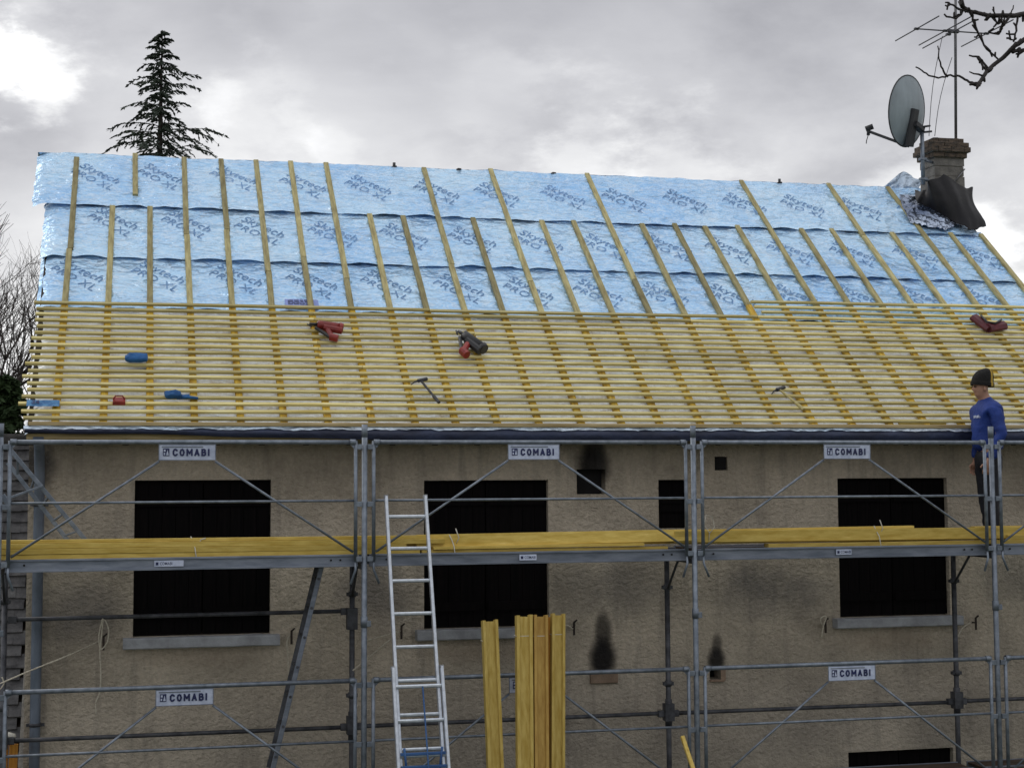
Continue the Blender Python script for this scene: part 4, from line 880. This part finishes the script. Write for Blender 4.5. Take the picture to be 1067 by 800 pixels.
for i, f_ in enumerate(q.f):
    u = (i % 40)/40
    if abs(u-.345) < .03: q.mi[i] = 1
o = q.build('beanie', ['beanie', 'yellow_knit'], origin=(0, 0, 0)); o.parent = WK
q = MB()                                          # small pale emblem on the chest
for k, (dy, w_) in enumerate(((.0, .030), (.034, .022), (.062, .024))): q.grid(lambda u, v: V3((.166-.06*((dy+w_*u+.02)/.2)**2*4, .045+dy+w_*u, 1.265+.026*v+.006*u)), 4, 2)
q2 = MB(); 
o = q.build('chest_emblem', 'sign_plate', origin=(0, 0, 0)); o.parent = jo

# ------------------------------------------------------------------ neighbouring roof on the left
NB = empty('neighbouring_house', (-6.5, 3, 0), 'neighbouring lower house at the left edge with a steep grey plain tiled roof', 'house')
na_ = math.radians(57); ns0 = Vector((0, 1.35, 1.3)); nd_ = Vector((0, math.cos(na_), math.sin(na_))); nn = Vector((0, -math.sin(na_), math.cos(na_)))
q = MB(); rows_ = 36; ga = .125; random.seed(11)
for i in range(rows_):
    x = -9.+(.08 if i % 2 else 0)
    while x < -2.98:
        a = ns0+nd_*(i*ga+R(-.006, .006))+nn*(.028+R(-.006, .006)); b_ = ns0+nd_*((i+1)*ga+.03)+nn*.0
        q.bar(Vector((x+.08, a.y, a.z)), Vector((x+.08+R(-.003, .003), b_.y, b_.z)), .1622, .022, hint=nn, ch=.03); x += .163
q.build('roof', 'old_tile', NB)
tp = ns0+nd_*(rows_*ga)
q = MB(); q.add([(-9, ns0.y+.05, ns0.z-.05), (-2.87, ns0.y+.05, ns0.z-.05), (-2.87, tp.y, tp.z-.06), (-9, tp.y, tp.z-.06)], [(0, 1, 2, 3)]); q.add([(-9, tp.y, tp.z-.06), (-2.87, tp.y, tp.z-.06), (-2.87, 2*tp.y-ns0.y, ns0.z), (-9, 2*tp.y-ns0.y, ns0.z)], [(0, 1, 2, 3)]); q.build('roof_lining', 'dark_wood', NB)
q = MB(); q.tube([(-9, tp.y+.02, tp.z), (-2.9, tp.y+.02, tp.z)], .09, 10); q.build('ridge_tiles', 'old_tile', NB)
q = MB(); q.box((-9, ns0.y+.12, 0), (-2.86, 2*tp.y-ns0.y-.2, ns0.z)); q.build('wall', 'grey_render', NB)
q = MB(); q.bar(ns0+Vector((-2.90, 0, .03))-nn*0, tp+Vector((-2.90, 0, 0)), .07, .06, hint=nn); q.build('verge', 'mortar', NB)

# ------------------------------------------------------------------ trees
def conifer(name, base, ztop, zlow, rad, lab, seed, m='needles', density=1., sparse=True, nb=150, up=.25):
    random.seed(seed); T = empty(name, base, lab, 'tree'); bx_, by_, bz_ = base
    q = MB(); q.tube([(bx_+.05*nz(i*.7, seed), by_+.05*nz(i*.7, seed+9.), bz_+(ztop-bz_)*i/14) for i in range(15)], .03*(ztop-bz_)*.6, 8, r2=.012); q.build('trunk', 'bark', T)
    f = MB(); w_ = MB()
    for i in range(nb):
        t_ = (i+R(0, 1))/nb; z = zlow+(ztop-zlow)*(1-(1-t_)**1.0); hgt = (ztop-z)/(ztop-zlow)
        L_ = rad*(hgt**.8)*(R(.35, .9) if R(0, 1) < .72 else R(.9, 1.2))+.12; az = i*2.399+R(-.5, .5)
        dx, dy = math.cos(az), math.sin(az); pts = []
        n = 9; dr = R(.02, .30)
        for k in range(n+1):
            s_ = k/n; pts.append(Vector((bx_+dx*L_*s_+.05*nz(s_*4, i), by_+dy*L_*s_+.05*nz(s_*4, i+50.), z+L_*(up*s_-(up+dr)*s_**2.4)+.03*nz(s_*5, i*3.))))
        w_.tube(pts, .014*(.4+hgt), 4, r2=.003)
        side = Vector((-dy, dx, 0))
        for k in range(1, n+1):
            s_ = k/n; p = pts[k]
            for sg in (-1, 1):
                for rep in range(2 if density < 1.5 else 3):
                    if R(0, 1) > (.88 if sparse else 1): continue
                    l = min(.55, L_*.26)*(1.15-s_)*R(.5, 1.2)+.05; p_ = p.lerp(pts[k-1], R(0, 1))
                    d_ = (side*sg*R(.5, 1)+Vector((dx, dy, 0))*R(.3, .9)+Vector((0, 0, R(-.6, .05)))).normalized()
                    m_n = max(2, int(l/.055))
                    for j in range(m_n):
                        c_ = p_+d_*(l*(j+.5)/m_n)+Vector((0, 0, -.18*l*((j+.5)/m_n)**2)); a1_ = R(0, 2*PI); ll = R(.045, .085)*density**.3
                        e1 = (d_+Vector((R(-.5, .5), R(-.5, .5), R(-.5, .2)))).normalized()*ll; e2 = e1.cross(Vector((R(-1, 1), R(-1, 1), R(-1, 1)))).normalized()*ll*.36
                        f.add([c_-e1-e2*.3, c_+e2, c_+e1, c_-e2], [(0, 1, 2, 3)])
    w_.build('branches', 'bark', T); f.build('crown', m, T)
pb_ = at(165, 300, 24.); ztp = at(165, 38, 24.).z; zl = at(165, 190, 24.).z
conifer('conifer', (pb_.x, 24., 0), ztp+.15, zl-.9, 2.15, 'dark sparse conifer rising behind the ridge at the left', 5, nb=80, up=.34)
pc = at(-6, 400, 8.); conifer('conifer', (pc.x+.12, 8., 0), at(0, 392, 8.).z, 3.0, 1.15, 'green conifer low at the left edge beside the eave', 9, 'needles_green', 2., False, 130, up=.1)
def bare(name, base, H_, lab, seed, m, spread=.42, levels=6, r0=.12, lean=(0, 0), asc=.35):
    random.seed(seed); T = empty(name, base, lab, 'tree'); tr_ = MB(); br_ = MB()
    def grow(p, d, L_, r_, lv):
        n = 4; pts = [p.copy()]; dd = d.copy()
        for k in range(n):
            dd = (dd+Vector((R(-.16, .16), R(-.16, .16), R(-.08, .16)))).normalized(); p = p+dd*(L_/n); pts.append(p.copy())
        (tr_ if lv <= 1 else br_).tube(pts, r_, 6 if lv < 3 else 4, r2=r_*.66)
        if lv >= levels: return
        for k in range(3 if lv < levels-2 else 5):
            q_ = pts[random.choice((2, 3, 4))] if k else pts[-1]; a = R(0, 2*PI); s_, u = frame(dd); sp = R(.5, 1.25)*spread*1.6 if k else R(.05, .4)
            nd = (dd*math.cos(sp)+(s_*math.cos(a)+u*math.sin(a))*math.sin(sp)+Vector((0, 0, asc*.4))).normalized(); grow(q_, nd, L_*R(.58, .82), r_*(.62 if k == 0 else .48), lv+1)
    grow(Vector(base), Vector((lean[0], lean[1], 1)).normalized(), H_*.30, r0, 0)
    tr_.build('trunk', m, T); br_.build('branches', m, T)
pbt = at(-14, 400, 13.); bare('bare_tree', (pbt.x, 13., 0), 10.8, 'bare grey winter tree beyond the left end of the roof', 4, 'twig', .42, 6, .15, (.05, 0))
pbt = at(-60, 400, 17.); bare('bare_tree', (pbt.x, 17., 0), 12.2, 'second bare winter tree farther back at the far left', 8, 'twig', .45, 6, .17, (.12, 0))
pbt = at(8, 400, 15.); bare('bare_tree', (pbt.x, 15., 0), 8.4, 'slender bare tree nearest the left end of the roof', 15, 'twig', .4, 6, .09, (-.03, 0))
# fruit tree right beside the camera, only its branch tips reach in at the upper right
T = empty('bare_tree', (8.6, -5.6, gz(8.6, -5.6)), 'bare knobbly branches reaching in at the upper right corner', 'tree')
q = MB(); Yb = -6.4
bx0 = 8.6; by0 = -5.6; g0 = gz(bx0, by0)
q.tube([(bx0, by0, g0-.1), (bx0+.04, by0, 1.6), (bx0-.05, by0-.05, 3.2), (bx0-.1, by0-.1, 4.6), (bx0-.3, by0-.2, 6.2)], .15, 12, r2=.06)
q.tube([(bx0-.08, by0-.1, 4.3), (7.6, -5.9, 5.9), (6.2, -6.2, 6.8), (5.0, Yb, 7.0), at(1290, 10, Yb)], .065, 8, r2=.018)
q.tube([(bx0-.05, by0-.05, 3.4), (7.4, -5.9, 5.0), (6.0, -6.2, 6.1), (4.9, Yb, 6.5), at(1200, 60, Yb)], .06, 8, r2=.018)
q.tube([(bx0-.1, by0, 4.4), (9.4, -5.0, 6.4), (10.0, -4.8, 8.0)], .06, 8, r2=.015); q.build('trunk', 'bark', T)
def brn(pts, r_, r2, Y=Yb, knobs=True):
    P = [at(x, y, Y+.15*nz(x*.02, y*.02)) for x, y in pts]; Q = []
    for i in range(len(P)-1):
        for k in range(3): Q.append(P[i].lerp(P[i+1], k/3)+Vector((R(-1, 1), 0, R(-1, 1)))*.004)
    Q.append(P[-1]); bb.tube(Q, r_, 6, r2=r2)
    if knobs:
        for p in Q[1::1]:
            if R(0, 1) < .62:
                a = R(0, 2*PI); l = R(.012, .045); d_ = Vector((math.cos(a), R(-.6, .6), math.sin(a))); bb.tube([p, p+d_*l*.6, p+d_*l+Vector((0, 0, R(-.01, .015)))], r_*.75+.001, 5, r2=.0045)
bb = MB(); random.seed(21)
brn([(1290, 10), (1150, 5), (1067, 14), (1052, 17), (1030, 16), (1012, 13), (1003, 8)], .016, .008)
brn([(1003, 8), (999, -3), (996, -12)], .008, .006); brn([(1012, 13), (1001, 10), (990, 4), (985, 3)], .006, .004); brn([(1003, 12), (996, 20), (990, 18)], .006, .004)
brn([(1200, 60), (1120, 25), (1067, 42), (1058, 48), (1045, 60), (1033, 70), (1020, 86), (1016, 88)], .016, .008)
brn([(1016, 88), (1008, 84), (1000, 80), (990, 79), (981, 81), (970, 80), (962, 75), (954, 70)], .0065, .0035, knobs=False)
brn([(987, 80), (982, 72), (979, 62), (977, 48)], .0055, .003, knobs=False)
brn([(1013, 17), (1016, 28), (1022, 40), (1028, 52), (1040, 62)], .0065, .005); brn([(1052, 17), (1046, 26), (1040, 36), (1030, 34)], .008, .004); brn([(1060, 18), (1059, 32), (1056, 44)], .006, .005); brn([(1038, 17), (1034, 10)], .005, .003); brn([(1045, 20), (1040, 26), (1037, 22)], .006, .004)
brn([(1053, 15), (1056, 6)], .004, .003, knobs=False); brn([(1048, 40), (1056, 42)], .006, .004); brn([(1028, 76), (1022, 66), (1018, 60)], .006, .004); brn([(1030, 72), (1020, 60), (1010, 58)], .0065, .0045); brn([(1025, 80), (1010, 75)], .0055, .003, knobs=False); brn([(1100, 60), (1067, 52), (1055, 55)], .012, .007)
bb.build('branches', 'black_twig', T)

# ------------------------------------------------------------------ sky and light
wd_ = bpy.data.worlds.new('World'); scene.world = wd_; wd_.use_nodes = True
nt = wd_.node_tree; N = nt.nodes; L = nt.links; N.clear()
out = N.new('ShaderNodeOutputWorld'); bg = N.new('ShaderNodeBackground'); L.new(bg.outputs[0], out.inputs[0]); bg.inputs[1].default_value = .1
sky = N.new('ShaderNodeTexSky'); sky.sky_type = 'NISHITA'; sky.sun_disc = False; sky.sun_elevation = math.radians(38); sky.sun_rotation = math.radians(-40); sky.dust_density = 2
tc = N.new('ShaderNodeTexCoord')
def vnode(op, a=None, b=None):
    n = N.new('ShaderNodeVectorMath'); n.operation = op
    for i, s in enumerate((a, b)):
        if s is None: continue
        if isinstance(s, (tuple, Vector)): n.inputs[i].default_value = s
        else: L.new(s, n.inputs[i])
    return n
def mnode(op, *args):
    n = N.new('ShaderNodeMath'); n.operation = op
    for i, s in enumerate(args):
        if isinstance(s, (int, float)): n.inputs[i].default_value = s
        else: L.new(s, n.inputs[i])
    return n.outputs[0]
dirv = vnode('NORMALIZE', tc.outputs['Generated']).outputs[0]
mp = N.new('ShaderNodeMapping'); mp.inputs['Scale'].default_value = (1, 1, 2.1); L.new(dirv, mp.inputs[0])
n1 = N.new('ShaderNodeTexNoise'); n1.inputs['Scale'].default_value = 4.3; n1.inputs['Detail'].default_value = 9; n1.inputs['Roughness'].default_value = .52; n1.inputs['Distortion'].default_value = .25; L.new(mp.outputs[0], n1.inputs[0])
n2 = N.new('ShaderNodeTexNoise'); n2.inputs['Scale'].default_value = 16; n2.inputs['Detail'].default_value = 8; n2.inputs['Roughness'].default_value = .6; L.new(mp.outputs[0], n2.inputs[0])
sz = N.new('ShaderNodeSeparateXYZ'); L.new(dirv, sz.inputs[0])
cr = N.new('ShaderNodeValToRGB'); L.new(sz.outputs[2], cr.inputs[0]); els = cr.color_ramp.elements      # cloud base brightness with height
els[0].position = 0; els[0].color = (.80,)*3+(1,); els[1].position = 1; els[1].color = (.95,)*3+(1,)
for p_, v_ in ((.14, .80), (.19, .72), (.235, .58), (.29, .52), (.40, .62), (.7, .92)): e_ = els.new(p_); e_.color = (v_, v_, v_, 1)
nn_ = mnode('MULTIPLY_ADD', n1.outputs[0], .9, mnode('MULTIPLY', n2.outputs[0], .35))
fac = mnode('MULTIPLY_ADD', mnode('SUBTRACT', nn_, .62), 1.35, 1.04)
val = mnode('MULTIPLY', cr.outputs[0], fac)
def blobd(x, y, rad, k, sq=1.):
    d = ray(x, y).normalized(); dt = vnode('DOT_PRODUCT', dirv, d).outputs['Value']
    ang = mnode('ARCCOSINE', mnode('MINIMUM', dt, 1.0)); an2 = mnode('ADD', ang, mnode('MULTIPLY', mnode('SUBTRACT', n2.outputs[0], .5), -rad*2.4))
    r_ = N.new('ShaderNodeMapRange'); r_.interpolation_type = 'SMOOTHSTEP'; r_.inputs[1].default_value = rad; r_.inputs[2].default_value = rad*.3; r_.inputs[3].default_value = 0; r_.inputs[4].default_value = k
    L.new(an2, r_.inputs[0]); return r_.outputs[0]
for x, y, rd, k in ((0, 70, .030, .5), (48, 84, .024, .4), (20, 60, .05, .12), (350, 160, .02, .10), (520, 110, .05, .07), (620, 165, .05, .08), (225, 100, .022, .14), (250, 130, .05, .10), (600, 190, .05, .12), (700, 200, .06, .15), (1040, 285, .06, .40), (940, 190, .03, .2), (-60, 60, .05, .5), (20, 400, .06, .4), (1150, 330, .08, .3)):
    val = mnode('ADD', val, blobd(x, y, rd, k))
for x, y, rd, k in ((560, 40, .09, -.05), (20, 160, .05, -.13), (420, 50, .07, -.05), (250, 20, .05, -.04)):
    val = mnode('ADD', val, blobd(x, y, rd, k))
below = N.new('ShaderNodeMapRange'); below.inputs[1].default_value = -.02; below.inputs[2].default_value = .0; below.inputs[3].default_value = .25; below.inputs[4].default_value = 1; L.new(sz.outputs[2], below.inputs[0])
val = mnode('MULTIPLY', val, below.outputs[0])
tint = N.new('ShaderNodeValToRGB'); L.new(val, tint.inputs[0]); tint.color_ramp.elements[0].position = .3; tint.color_ramp.elements[0].color = (.975, .972, 1.055, 1); tint.color_ramp.elements[1].position = .9; tint.color_ramp.elements[1].color = (1.0, 1.0, 1.01, 1)
cl = N.new('ShaderNodeVectorMath'); cl.operation = 'SCALE'; L.new(tint.outputs[0], cl.inputs[0]); L.new(mnode('MULTIPLY', val, 10.), cl.inputs[3])
mx = N.new('ShaderNodeMix'); mx.data_type = 'RGBA'; mx.inputs[0].default_value = .94; L.new(sky.outputs[0], mx.inputs[6]); L.new(cl.outputs[0], mx.inputs[7])
L.new(mx.outputs[2], bg.inputs[0])
sl = bpy.data.lights.new('sun', 'SUN'); sl.energy = .55; sl.angle = math.radians(25); sl.color = (1, .96, .9)
so = bpy.data.objects.new('sun', sl); col.objects.link(so); az = math.radians(-40); el = math.radians(38)
sd = Vector((math.sin(az)*math.cos(el), math.cos(az)*math.cos(el), math.sin(el))); so.rotation_euler = (-sd).to_track_quat('-Z', 'Y').to_euler(); so.location = (0, 0, 20)

vs_ = scene.view_settings; vs_.view_transform = 'Standard'; vs_.look = 'None'; vs_.gamma = 1; vs_.exposure = 0; vs_.use_curve_mapping = False
scene.render.resolution_x = 1024; scene.render.resolution_y = 767
